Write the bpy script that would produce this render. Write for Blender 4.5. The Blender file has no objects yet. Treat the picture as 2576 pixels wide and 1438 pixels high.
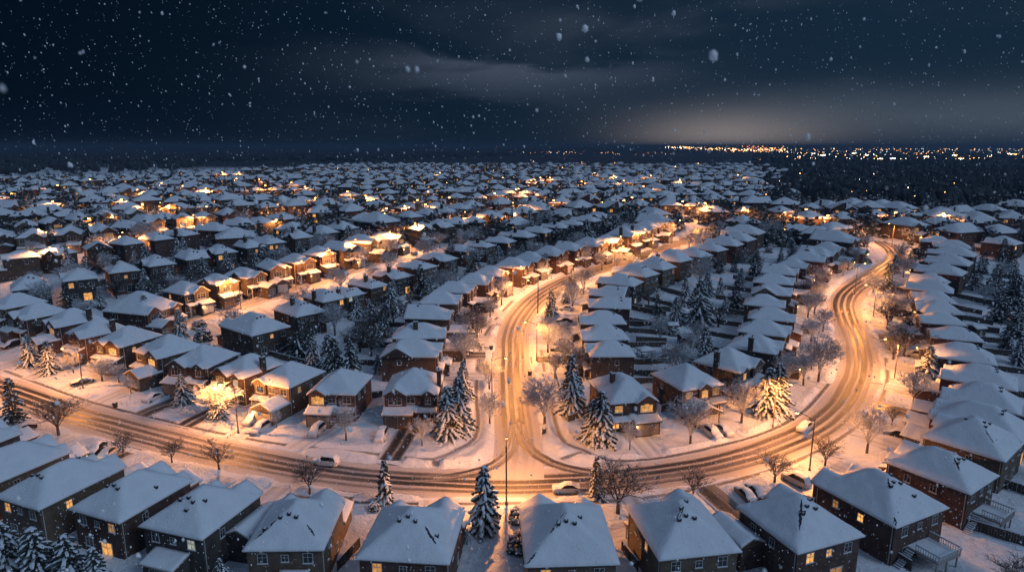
import bpy, math, random
import numpy as np
from mathutils import Vector
R = random.Random(11)
NR = np.random.default_rng(11)
S = bpy.context.scene
COL = S.collection
PI = math.pi

# ------------------------------------------------------------------ camera
CAMZ, PITCH, FPX, PW, PH = 54.0, math.radians(12.1), 1636.0, 2576.0, 1438.0
cam = bpy.data.cameras.new('camera')
camo = bpy.data.objects.new('camera', cam)
COL.objects.link(camo)
camo.location = (0, 0, CAMZ)
camo.rotation_euler = (PI / 2 - PITCH, 0, 0)
cam.sensor_width = 36.0
cam.lens = FPX / PW * 36.0
cam.clip_start = 0.1
cam.clip_end = 60000
cam.dof.use_dof = True
cam.dof.focus_distance = 150
cam.dof.aperture_fstop = 2.8
S.camera = camo

# ------------------------------------------------------------------ terrain
_ty = np.arange(-400, 4000, 2.0)
_tz = np.interp(_ty, [-400, 140, 200, 260, 340, 450, 700, 1500, 4000], [0, 0, 8, 14, 18, 20, 21, 19, 16])
_ker = np.exp(-0.5 * (np.arange(-40, 41) / 12.0) ** 2); _ker /= _ker.sum()
_tz = np.convolve(np.pad(_tz, 40, mode='edge'), _ker, mode='valid')
def zt(y):
    return np.interp(y, _ty, _tz)
def ray(px, py):
    a, b = (px - PW / 2) / FPX, (PH / 2 - py) / FPX
    fy, fz = math.cos(PITCH), -math.sin(PITCH)
    uy, uz = math.sin(PITCH), math.cos(PITCH)
    dy, dz = fy + b * uy, fz + b * uz
    return a / dy, dz / dy
def at(px, py, h=0.0):
    """the spot of the site plan seen at photo pixel (px, py), h metres above the terrain"""
    dx, dz = ray(px, py)
    ys = np.geomspace(25, 9000, 1600)
    f = CAMZ + dz * ys - zt(ys) - h
    i = np.argmax(f < 0)
    if f[i] >= 0:
        return Vector((dx * 9000, 9000, float(zt(9000))))
    lo, hi = ys[max(i - 1, 0)], ys[i]
    for _ in range(30):
        m = (lo + hi) / 2
        if CAMZ + dz * m - zt(m) - h < 0: hi = m
        else: lo = m
    return Vector((dx * lo, lo, float(zt(lo))))

# ------------------------------------------------------------------ materials
def newmat(name):
    m = bpy.data.materials.new(name); m.use_nodes = True
    nt = m.node_tree
    return m, nt, nt.nodes['Principled BSDF'], nt.nodes, nt.links
def simple(name, col, rough=0.7, metal=0.0, var=0.0, scale=3.0, bump=0.0):
    m, nt, b, N, L = newmat(name)
    b.inputs['Base Color'].default_value = (*col, 1)
    b.inputs['Roughness'].default_value = rough
    b.inputs['Metallic'].default_value = metal
    if var or bump:
        tc = N.new('ShaderNodeTexCoord')
        n = N.new('ShaderNodeTexNoise'); n.inputs['Scale'].default_value = scale; n.inputs['Detail'].default_value = 5
        L.new(tc.outputs['Object'], n.inputs['Vector'])
        if var:
            r = N.new('ShaderNodeValToRGB')
            r.color_ramp.elements[0].position = .3; r.color_ramp.elements[1].position = .7
            r.color_ramp.elements[0].color = (*[c * (1 - var) for c in col], 1)
            r.color_ramp.elements[1].color = (*[min(1, c * (1 + var)) for c in col], 1)
            L.new(n.outputs['Fac'], r.inputs['Fac']); L.new(r.outputs['Color'], b.inputs['Base Color'])
        if bump:
            bp = N.new('ShaderNodeBump'); bp.inputs['Strength'].default_value = bump; bp.inputs['Distance'].default_value = .1
            L.new(n.outputs['Fac'], bp.inputs['Height']); L.new(bp.outputs['Normal'], b.inputs['Normal'])
    return m
def mixc(nt, fac, a, b):
    n = nt.nodes.new('ShaderNodeMix'); n.data_type = 'RGBA'
    for k, v in ((0, fac), (6, a), (7, b)):
        if isinstance(v, (tuple, list)): n.inputs[k].default_value = (*v[:3], 1)
        elif isinstance(v, (int, float)): n.inputs[k].default_value = v
        else: nt.links.new(v, n.inputs[k])
    return n.outputs[2]
def mth(nt, op, a, b=None, c=None, clamp=False):
    n = nt.nodes.new('ShaderNodeMath'); n.operation = op; n.use_clamp = clamp
    for k, v in enumerate((a, b, c)):
        if v is None: continue
        if isinstance(v, (int, float)): n.inputs[k].default_value = v
        else: nt.links.new(v, n.inputs[k])
    return n.outputs[0]
def sstep(nt, v, lo, hi):
    n = nt.nodes.new('ShaderNodeMapRange'); n.interpolation_type = 'SMOOTHSTEP'
    nt.links.new(v, n.inputs[0]); n.inputs[1].default_value = lo; n.inputs[2].default_value = hi
    return n.outputs[0]
def noise(nt, vec, scale, detail=4, rough=.55, dist=0):
    n = nt.nodes.new('ShaderNodeTexNoise')
    n.inputs['Scale'].default_value = scale; n.inputs['Detail'].default_value = detail
    n.inputs['Roughness'].default_value = rough; n.inputs['Distortion'].default_value = dist
    nt.links.new(vec, n.inputs['Vector'])
    return n.outputs['Fac']

def snow_mat(name, col=(.74, .78, .83), sc=1.0, bump=.5):
    m, nt, b, N, L = newmat(name)
    tc = N.new('ShaderNodeTexCoord'); o = tc.outputs['Object']
    n1 = noise(nt, o, .45 * sc, 6, .62); n2 = noise(nt, o, 5 * sc, 4); n3 = noise(nt, o, 22 * sc, 2)
    c = mixc(nt, n1, tuple(x * .80 for x in col), tuple(min(.9, x * 1.06) for x in col))
    L.new(c, b.inputs['Base Color']); b.inputs['Roughness'].default_value = .65
    h = mth(nt, 'ADD', mth(nt, 'MULTIPLY', n1, 1.6), mth(nt, 'ADD', mth(nt, 'MULTIPLY', n2, .45), mth(nt, 'MULTIPLY', n3, .12)))
    bp = N.new('ShaderNodeBump'); bp.inputs['Strength'].default_value = bump; bp.inputs['Distance'].default_value = .22
    L.new(h, bp.inputs['Height']); L.new(bp.outputs['Normal'], b.inputs['Normal'])
    return m
M = {}
M['snow'] = snow_mat('snow')
M['treesnow'] = simple('tree_snow', (.64, .69, .75), .7)
def ground_mat():
    m, nt, b, N, L = newmat('snow_ground')
    g = N.new('ShaderNodeNewGeometry'); o = g.outputs['Position']
    n1 = noise(nt, o, .12, 5); n2 = noise(nt, o, .9, 5, .6); n3 = noise(nt, o, 5, 3)
    c = mixc(nt, n1, (.64, .67, .72), (.8, .83, .87))
    # trodden, scuffed snow in streaky patches
    sx = N.new('ShaderNodeSeparateXYZ'); L.new(o, sx.inputs[0])
    scuff = mth(nt, 'MULTIPLY', sstep(nt, noise(nt, o, .07, 2), .52, .68), sstep(nt, n2, .52, .66))
    c = mixc(nt, mth(nt, 'MULTIPLY', scuff, .35), c, (.42, .42, .45))
    # woodland floor and scrub beyond the last houses
    yy, xx = sx.outputs[1], sx.outputs[0]
    wood = sstep(nt, mth(nt, 'ADD', yy, mth(nt, 'MULTIPLY', n1, 260)), 1080, 1300)
    q = mth(nt, 'SUBTRACT', xx, mth(nt, 'MULTIPLY', yy, .47))
    wood2 = mth(nt, 'MULTIPLY', sstep(nt, mth(nt, 'ADD', q, mth(nt, 'MULTIPLY', n1, 90)), 10, 70), sstep(nt, yy, 318, 350))
    wood = mth(nt, 'MAXIMUM', wood, wood2)
    c = mixc(nt, wood, c, mixc(nt, sstep(nt, noise(nt, o, .02, 6, .7), .55, .7), (.012, .018, .024), (.08, .1, .12)))
    L.new(c, b.inputs['Base Color']); b.inputs['Roughness'].default_value = .7
    foot = noise(nt, o, 1.9, 2, .7, .8)
    h = mth(nt, 'ADD', mth(nt, 'ADD', mth(nt, 'MULTIPLY', n2, .8), mth(nt, 'MULTIPLY', n3, .25)), mth(nt, 'MULTIPLY', mth(nt, 'MULTIPLY', sstep(nt, foot, .55, .62), sstep(nt, n1, .42, .6)), -.3))
    bp = N.new('ShaderNodeBump'); bp.inputs['Strength'].default_value = .75; bp.inputs['Distance'].default_value = .6
    L.new(h, bp.inputs['Height']); L.new(bp.outputs['Normal'], b.inputs['Normal'])
    return m
M['ground'] = ground_mat()
def road_mat(name, centres, halfw, dirty=1.0, base=(.52, .485, .46), decal=False):
    """packed snow with wheel tracks worn through to the asphalt; uv = metres across, metres along"""
    m, nt, b, N, L = newmat(name)
    uv = N.new('ShaderNodeUVMap'); sx = N.new('ShaderNodeSeparateXYZ'); L.new(uv.outputs[0], sx.inputs[0])
    u, v = sx.outputs[0], sx.outputs[1]
    def st(su, sv, off, det=5, rough=.6):
        cb = N.new('ShaderNodeCombineXYZ'); L.new(mth(nt, 'MULTIPLY', uw0, su), cb.inputs[0]); L.new(mth(nt, 'MULTIPLY', v, sv), cb.inputs[1]); cb.inputs[2].default_value = off
        return noise(nt, cb.outputs[0], 1.0, det, rough, .1)
    cbw = N.new('ShaderNodeCombineXYZ'); L.new(mth(nt, 'MULTIPLY', v, .022), cbw.inputs[1])
    wob = noise(nt, cbw.outputs[0], 1.0, 3)
    uw0 = mth(nt, 'ADD', u, mth(nt, 'MULTIPLY', mth(nt, 'SUBTRACT', wob, .5), 2.2))
    broad, fine_, hair, patch = st(.55, .018, 1.3, 3), st(2.2, .022, 4.1), st(7.0, .03, 9.7, 3), st(.22, .028, 15.2, 3)
    tot = None
    for cc, wd, sg in centres:
        d = mth(nt, 'ABSOLUTE', mth(nt, 'SUBTRACT', uw0, cc))
        t = mth(nt, 'MULTIPLY', mth(nt, 'SUBTRACT', 1.0, sstep(nt, d, 0.0, wd)), sg)
        tot = t if tot is None else mth(nt, 'MAXIMUM', tot, t)
    geo = N.new('ShaderNodeNewGeometry'); speck = noise(nt, geo.outputs['Position'], 2.2, 5, .65)
    edge = mth(nt, 'SUBTRACT', 1.0, sstep(nt, mth(nt, 'ADD', mth(nt, 'ABSOLUTE', u), mth(nt, 'MULTIPLY', speck, 1.2)), halfw * .72, halfw * 1.08))
    k = mth(nt, 'ADD', mth(nt, 'MULTIPLY', tot, .55), mth(nt, 'ADD', mth(nt, 'MULTIPLY', fine_, .75), mth(nt, 'ADD', mth(nt, 'MULTIPLY', broad, .45), mth(nt, 'MULTIPLY', hair, .3))))
    k = mth(nt, 'ADD', k, mth(nt, 'MULTIPLY', mth(nt, 'SUBTRACT', speck, .5), .35))
    dark = mth(nt, 'MULTIPLY', mth(nt, 'MULTIPLY', sstep(nt, k, .72, 1.12), edge), dirty)
    dark = mth(nt, 'MULTIPLY', dark, mth(nt, 'ADD', mth(nt, 'MULTIPLY', sstep(nt, patch, .25, .55), .7), .3))
    sl = mth(nt, 'MULTIPLY', mth(nt, 'MULTIPLY', sstep(nt, k, .5, 1.15), edge), .8 * dirty)
    wr = N.new('ShaderNodeAttribute'); wr.attribute_name = 'wear'
    dark = mth(nt, 'MULTIPLY', dark, wr.outputs['Fac']); sl = mth(nt, 'MULTIPLY', sl, wr.outputs['Fac'])
    c = mixc(nt, sl, base, (.20, .155, .125))
    c = mixc(nt, dark, c, (.04, .033, .028))
    L.new(c, b.inputs['Base Color'])
    L.new(mth(nt, 'SUBTRACT', .75, mth(nt, 'MULTIPLY', dark, .3)), b.inputs['Roughness'])
    h = mth(nt, 'SUBTRACT', mth(nt, 'ADD', mth(nt, 'MULTIPLY', fine_, .6), mth(nt, 'MULTIPLY', speck, .6)), mth(nt, 'MULTIPLY', dark, .6))
    bp = N.new('ShaderNodeBump'); bp.inputs['Strength'].default_value = .5; bp.inputs['Distance'].default_value = .12
    L.new(h, bp.inputs['Height']); L.new(bp.outputs['Normal'], b.inputs['Normal'])
    if decal:
        tr = N.new('ShaderNodeBsdfTransparent'); mx = N.new('ShaderNodeMixShader'); L.new(sstep(nt, mth(nt, 'MAXIMUM', dark, mth(nt, 'MULTIPLY', sl, .9)), .05, .5), mx.inputs[0])
        L.new(tr.outputs[0], mx.inputs[1]); L.new(b.outputs[0], mx.inputs[2]); L.new(mx.outputs[0], N['Material Output'].inputs[0])
    return m
M['road'] = road_mat('packed_snow_road', [(-2.3, .9, .7), (-.6, .8, 1), (1.1, .9, .9), (2.6, .7, .5)], 4.9)
M['track'] = road_mat('turning_tracks', [(-.8, .6, 1.1), (.8, .6, 1.1)], 2.0, 1.0, decal=True)
M['quiet'] = road_mat('quiet_street_snow', [(-1.3, .6, .6), (1.0, .6, .6)], 4.6, .6)
M['walk'] = road_mat('cleared_walk', [(0, .8, 1.0)], 1.1, .75, (.6, .62, .66))
M['drive'] = road_mat('driveway_snow', [(-1.2, .9, .35), (.9, .9, .35)], 2.6, .35, (.64, .67, .72))
M['scraped'] = road_mat('scraped_driveway', [(-1.0, 1.5, .75), (1.0, 1.5, .75)], 3.0, 1.0, (.62, .65, .7))

def brick_mat(name, a, b2, mortar, row=.075):
    m, nt, b, N, L = newmat(name)
    tc = N.new('ShaderNodeTexCoord'); sx = N.new('ShaderNodeSeparateXYZ'); L.new(tc.outputs['Object'], sx.inputs[0])
    cb = N.new('ShaderNodeCombineXYZ')
    L.new(mth(nt, 'ADD', sx.outputs[0], sx.outputs[1]), cb.inputs[0]); L.new(sx.outputs[2], cb.inputs[1])
    br = N.new('ShaderNodeTexBrick'); L.new(cb.outputs[0], br.inputs['Vector'])
    br.inputs['Scale'].default_value = 1; br.inputs['Brick Width'].default_value = .24; br.inputs['Row Height'].default_value = row
    br.inputs['Mortar Size'].default_value = .012
    br.inputs['Color1'].default_value = (*a, 1); br.inputs['Color2'].default_value = (*b2, 1); br.inputs['Mortar'].default_value = (*mortar, 1)
    n = noise(nt, tc.outputs['Object'], .8, 6, .65)
    c = mixc(nt, sstep(nt, n, .35, .7), br.outputs['Color'], tuple(x * .55 for x in a))
    L.new(c, b.inputs['Base Color']); b.inputs['Roughness'].default_value = .85
    return m
M['brick'] = [brick_mat('brick_red', (.095, .042, .03), (.07, .034, .027), (.12, .10, .09)),
              brick_mat('brick_brown', (.075, .046, .034), (.058, .035, .027), (.10, .09, .078)),
              brick_mat('brick_tan', (.14, .095, .058), (.11, .075, .05), (.13, .115, .095)),
              brick_mat('brick_grey', (.065, .054, .048), (.05, .042, .04), (.09, .085, .08))]
M['trim'] = [simple('trim_cream', (.28, .25, .21), .6), simple('trim_brown', (.07, .05, .042), .6), simple('trim_white', (.3, .3, .3), .6)]
M['white'] = simple('window_frame_white', (.42, .42, .42), .5)
M['wood'] = simple('weathered_wood', (.075, .058, .045), .85, 0, .35, 4)
M['deckwood'] = simple('deck_wood', (.32, .29, .26), .8, 0, .25, 4)
M['pole'] = simple('pole_wood', (.26, .19, .13), .8, 0, .3, 2)
M['metal'] = simple('dark_metal', (.06, .06, .065), .45, .6)
M['vent'] = simple('vent_plastic', (.022, .022, .026), .5)
M['shingle'] = simple('bare_shingle', (.03, .03, .035), .9, 0, .4, 9)
M['gdoor'] = [simple('garage_brown', (.10, .075, .06), .55, 0, .1), simple('garage_taupe', (.2, .18, .165), .55, 0, .1), simple('garage_white', (.42, .4, .38), .55, 0, .1)]
M['door'] = simple('door_red_brown', (.12, .035, .025), .5)
def pane(name, col, s, var=.0):
    m, nt, b, N, L = newmat(name)
    b.inputs['Base Color'].default_value = (.02, .024, .03, 1); b.inputs['Roughness'].default_value = .12
    if s:
        tc = N.new('ShaderNodeTexCoord'); n = noise(nt, tc.outputs['Object'], 1.6, 3)
        oi = N.new('ShaderNodeObjectInfo')
        k = mth(nt, 'MULTIPLY', sstep(nt, n, .25, .75), s * .9)
        k = mth(nt, 'ADD', k, s * .35)
        k = mth(nt, 'MULTIPLY', k, mth(nt, 'ADD', mth(nt, 'MULTIPLY', oi.outputs['Random'], .8), .5))
        b.inputs['Emission Color'].default_value = (*col, 1); L.new(k, b.inputs['Emission Strength'])
        m.cycles.emission_sampling = 'NONE'
    return m
M['pane'] = {'dark': pane('glass_dark', (0, 0, 0), 0), 'warm': pane('glass_lit_amber', (1, .46, .11), 1.1),
             'dim': pane('glass_lit_dim', (1, .48, .14), .45), 'cool': pane('glass_lit_pale', (.85, .9, .75), .5)}
def emit(name, col, s):
    m, nt, b, N, L = newmat(name)
    b.inputs['Base Color'].default_value = (0, 0, 0, 1)
    b.inputs['Emission Color'].default_value = (*col, 1); b.inputs['Emission Strength'].default_value = s
    m.cycles.emission_sampling = 'NONE'
    return m
M['bulb'] = emit('lamp_glow', (1, .52, .16), 25)
M['bulbfar'] = emit('far_lamp_glow', (1, .42, .09), 30)
M['porch'] = emit('porch_glow', (1, .6, .22), 12)
M['porchw'] = emit('porch_glow_white', (.9, .95, 1), 12)
M['city'] = [emit('city_amber', (1, .46, .13), 16), emit('city_white', (1, .8, .55), 18), emit('city_cool', (.6, .9, 1), 9), emit('city_red', (1, .16, .08), 8)]
M['needle'] = simple('spruce_needles', (.04, .052, .05), .8, 0, .4, 2)
M['bark'] = simple('bark', (.075, .055, .045), .9, 0, .3, 4)
M['twig'] = simple('frosted_twig', (.36, .355, .365), .85)
M['darktwig'] = simple('dark_twig', (.045, .037, .034), .9)
M['farwood'] = simple('far_woodland', (.028, .036, .044), .95, 0, .5, .06)
M['hill'] = simple('hill_woods', (.006, .010, .014), 1)
M['tyre'] = simple('tyre_rubber', (.012, .012, .012), .8)
M['rim'] = simple('wheel_rim', (.3, .3, .31), .35, .8)
M['glass'] = simple('car_glass', (.012, .014, .018), .08)
M['paint'] = [simple('car_paint_white', (.55, .55, .55), .3), simple('car_paint_grey', (.10, .105, .11), .3, .3), simple('car_paint_black', (.012, .012, .014), .25), simple('car_paint_silver', (.33, .34, .35), .3, .5)]
M['headl'] = simple('headlight_glass', (.6, .6, .6), .1)
M['taill'] = simple('tail_light_glass', (.25, .01, .008), .2)
M['bin'] = simple('bin_plastic', (.02, .022, .028), .6)

# ------------------------------------------------------------------ mesh helpers
class MB:
    def __init__(s): s.v = []; s.f = []; s.m = []
    def add(s, vs, fs, m=0):
        o = len(s.v); s.v += [tuple(p) for p in vs]
        s.f += [tuple(i + o for i in f) for f in fs]; s.m += [m] * len(fs)
    def box(s, x0, x1, y0, y1, z0, z1, m=0):
        s.add([(x0, y0, z0), (x1, y0, z0), (x1, y1, z0), (x0, y1, z0), (x0, y0, z1), (x1, y0, z1), (x1, y1, z1), (x0, y1, z1)],
              [(3, 2, 1, 0), (4, 5, 6, 7), (0, 1, 5, 4), (1, 2, 6, 5), (2, 3, 7, 6), (3, 0, 4, 7)], m)
    def tube(s, p0, p1, r0, r1, n=6, m=0, cap=True):
        p0, p1 = Vector(p0), Vector(p1); d = (p1 - p0)
        if d.length < 1e-6: return
        d.normalize(); a = d.orthogonal().normalized(); b = d.cross(a)
        vs = []
        for p, r in ((p0, r0), (p1, r1)):
            for i in range(n):
                t = 2 * PI * i / n; vs.append(p + (a * math.cos(t) + b * math.sin(t)) * r)
        fs = [(i, (i + 1) % n, n + (i + 1) % n, n + i) for i in range(n)]
        if cap: fs += [tuple(range(n - 1, -1, -1)), tuple(range(n, 2 * n))]
        s.add(vs, fs, m)
    def blob(s, c, rx, ry, rz, m=0, rng=R, j=.18):
        """uneven low lump"""
        vs = [(0, 0, 1), (0, 0, -.6)]; n = 5
        for k, (zz, rr) in enumerate(((.55, .75), (-.15, 1.0))):
            for i in range(n):
                t = 2 * PI * (i + .5 * k) / n; q = rr * (1 + rng.uniform(-j, j)); vs.append((q * math.cos(t), q * math.sin(t), zz + rng.uniform(-j, j)))
        fs = [(0, 2 + i, 2 + (i + 1) % n) for i in range(n)]
        for i in range(n):
            a, b2, c2, d2 = 2 + i, 2 + (i + 1) % n, 7 + i, 7 + (i + 1) % n
            fs += [(a, c2, b2), (b2, c2, d2)]
        fs += [(1, 7 + (i + 1) % n, 7 + i) for i in range(n)]
        s.add([(c[0] + x * rx, c[1] + y * ry, c[2] + z * rz) for x, y, z in vs], fs, m)
    def mesh(s, name, mats, smooth=False):
        me = bpy.data.meshes.new(name); me.from_pydata(s.v, [], s.f)
        for mm in mats: me.materials.append(mm)
        if len(s.f):
            me.polygons.foreach_set('material_index', s.m)
            if smooth is True: me.polygons.foreach_set('use_smooth', [True] * len(s.f))
            elif smooth: me.polygons.foreach_set('use_smooth', [mm in smooth for mm in s.m])
        me.update(); return me
def link(name, data, parent=None, loc=None, rz=None, mats=None, smooth=False):
    if isinstance(data, MB): data = data.mesh(name, mats, smooth)
    o = bpy.data.objects.new(name, data); COL.objects.link(o)
    if parent is not None: o.parent = parent
    if loc is not None: o.location = loc
    if rz is not None: o.rotation_euler = (0, 0, rz)
    return o
USED = {}
def tag(o, label=None, cat=None, group=None, kind=None):
    if label: o['label'] = label; USED.setdefault(label, []).append(o)
    if cat: o['category'] = cat
    if group: o['group'] = group
    if kind: o['kind'] = kind
    return o
def gridmesh(name, X, Y, Z, mats, uv=None, smooth=True):
    ny, nx = X.shape
    co = np.stack([X, Y, Z], -1).reshape(-1, 3)
    i = np.arange((ny - 1) * (nx - 1)); r, c = i // (nx - 1), i % (nx - 1)
    a = r * nx + c; F = np.stack([a, a + 1, a + nx + 1, a + nx], 1)
    return npmesh(name, co, F, mats, smooth, None if uv is None else uv.reshape(-1, 2))
def npmesh(name, co, F, mats, smooth=False, uv=None, mi=None):
    me = bpy.data.meshes.new(name); k = F.shape[1]
    me.vertices.add(len(co)); me.vertices.foreach_set('co', co.astype(np.float32).ravel())
    me.loops.add(F.size); me.loops.foreach_set('vertex_index', F.astype(np.int32).ravel())
    me.polygons.add(len(F)); me.polygons.foreach_set('loop_start', np.arange(0, F.size, k, dtype=np.int32))
    me.polygons.foreach_set('loop_total', np.full(len(F), k, dtype=np.int32))
    if smooth: me.polygons.foreach_set('use_smooth', np.ones(len(F), dtype=bool))
    if mi is not None: me.polygons.foreach_set('material_index', mi.astype(np.int32))
    for mm in mats: me.materials.append(mm)
    if uv is not None:
        l = me.uv_layers.new(name='uv'); l.data.foreach_set('uv', uv[F.ravel()].astype(np.float32).ravel())
    me.update(calc_edges=True); me.validate(); return me
def vnoise(x, y, seed=0):
    """smooth value noise, numpy"""
    xi, yi = np.floor(x).astype(np.int64), np.floor(y).astype(np.int64); fx, fy = x - xi, y - yi
    fx, fy = fx * fx * (3 - 2 * fx), fy * fy * (3 - 2 * fy)
    def h(a, b):
        n = (a * 374761393 + b * 668265263 + seed * 974711) & 0x7fffffff
        n = ((n ^ (n >> 13)) * 1274126177) & 0x7fffffff
        return (n ^ (n >> 16)) % 10007 / 10007.0
    return (h(xi, yi) * (1 - fx) + h(xi + 1, yi) * fx) * (1 - fy) + (h(xi, yi + 1) * (1 - fx) + h(xi + 1, yi + 1) * fx) * fy
ORD = 'zeroth first second third fourth fifth sixth seventh eighth ninth tenth eleventh twelfth thirteenth fourteenth fifteenth sixteenth seventeenth eighteenth nineteenth twentieth'.split()
TENS = {2: 'twenty', 3: 'thirty', 4: 'forty', 5: 'fifty', 6: 'sixty'}
def ordw(n):
    if n <= 20: return ORD[n]
    return TENS[n // 10] + ('-' + ORD[n % 10] if n % 10 else '').replace('--', '-') if n % 10 else TENS[n // 10][:-1] + 'ieth'

# ------------------------------------------------------------------ streets (site plan)
def smooth_line(pts, step=3.0):
    P = [Vector((p.x, p.y)) for p in pts]; P = [P[0] * 2 - P[1]] + P + [P[-1] * 2 - P[-2]]
    out = []
    for i in range(1, len(P) - 2):
        a, b, c, d = P[i - 1], P[i], P[i + 1], P[i + 2]; n = max(2, int((c - b).length / step))
        for k in range(n):
            t = k / n
            out.append(.5 * ((2 * b) + (c - a) * t + (2 * a - 5 * b + 4 * c - d) * t * t + (3 * b - a - 3 * c + d) * t ** 3))
    out.append(P[-2]); return np.array([(q.x, q.y) for q in out])
def line_at(pix): return smooth_line([at(x, y) for x, y in pix])
R1 = line_at([(-420, 868), (-200, 922), (0, 978), (200, 1046), (400, 1100), (600, 1148), (800, 1185), (1000, 1207), (1200, 1215), (1400, 1213), (1600, 1200), (1800, 1168),
              (1950, 1122), (2070, 1062), (2140, 990), (2163, 920), (2150, 850), (2126, 790), (2128, 750), (2165, 712), (2215, 682), (2252, 655), (2248, 630), (2215, 606)])
R2 = line_at([(1302, 1205), (1304, 1130), (1298, 1050), (1291, 960), (1288, 870), (1303, 805), (1348, 752), (1420, 708), (1500, 680), (1590, 652), (1680, 622), (1742, 596), (1766, 572)])
R3 = line_at([(330, 850), (450, 812), (540, 785), (640, 756), (740, 726), (840, 694), (930, 664), (1020, 632), (1110, 604), (1200, 582), (1290, 562), (1380, 545)])
R4 = line_at([(-60, 720), (60, 695), (160, 676), (270, 655), (380, 630), (480, 607), (580, 585), (680, 568), (780, 552)])
TLs = line_at([(1296, 1030), (1296, 1085), (1285, 1130), (1245, 1168), (1170, 1192), (1080, 1203), (960, 1203)])
TRs = line_at([(1302, 1040), (1310, 1085), (1330, 1128), (1385, 1163), (1470, 1185), (1580, 1194), (1700, 1180)])
STREETS = {'R1': R1, 'R2': R2, 'R3': R3, 'R4': R4}
def nearest(line, x, y):
    d = (line[:, 0] - x) ** 2 + (line[:, 1] - y) ** 2; i = int(d.argmin()); return line[i], math.sqrt(d[i])
def seg_dist(X, Y, line):
    best = np.full(X.shape, 1e9)
    for (ax, ay), (bx, by) in zip(line[:-1], line[1:]):
        dx, dy = bx - ax, by - ay; q = dx * dx + dy * dy + 1e-9
        t = np.clip(((X - ax) * dx + (Y - ay) * dy) / q, 0, 1)
        np.minimum(best, np.hypot(X - ax - t * dx, Y - ay - t * dy), out=best)
    return best
# ------------------------------------------------------------------ house parts
SNOW, TRIM, WALLM = 0, 1, 2
def roof_field(rects, step):
    """one soft snow skin over the union of roof rectangles; returns grid and a height function"""
    def axis(vals):
        vals = sorted(set(round(v, 4) for v in vals)); out = [vals[0]]
        for a, b in zip(vals[:-1], vals[1:]):
            if b - a < .02: continue
            n = max(1, int(math.ceil((b - a) / step)))
            out += [a + (b - a) * k / n for k in range(1, n + 1)]
        return np.array(out)
    xs = axis([r['x0'] for r in rects] + [r['x1'] for r in rects]); ys = axis([r['y0'] for r in rects] + [r['y1'] for r in rects])
    X, Y = np.meshgrid(xs, ys); Z = np.full(X.shape, -1e3)
    xc, yc = (xs[1:] + xs[:-1]) / 2, (ys[1:] + ys[:-1]) / 2
    XC, YC = np.meshgrid(xc, yc); mask = np.zeros(XC.shape, bool)
    for r in rects:
        big = np.full(X.shape, 1e3); e = .03
        terms = {'hip': 'wens', 'gy': 'we', 'gx': 'ns', 'hy0': 'wen', 'hy1': 'wes', 's': 's', 'n': 'n'}[r['t']]   # n = far from y1, s = far from y0
        if 'w' in terms: big = np.minimum(big, X - r['x0'])
        if 'e' in terms: big = np.minimum(big, r['x1'] - X)
        if 's' in terms: big = np.minimum(big, Y - r['y0'])
        if 'n' in terms: big = np.minimum(big, r['y1'] - Y)
        z = r['e'] + r['k'] * big
        ins = (X >= r['x0'] - e) & (X <= r['x1'] + e) & (Y >= r['y0'] - e) & (Y <= r['y1'] + e)
        Z = np.where(ins, np.maximum(Z, z), Z)
        mask |= (XC > r['x0']) & (XC < r['x1']) & (YC > r['y0']) & (YC < r['y1'])
    return X, Y, Z, mask
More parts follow.
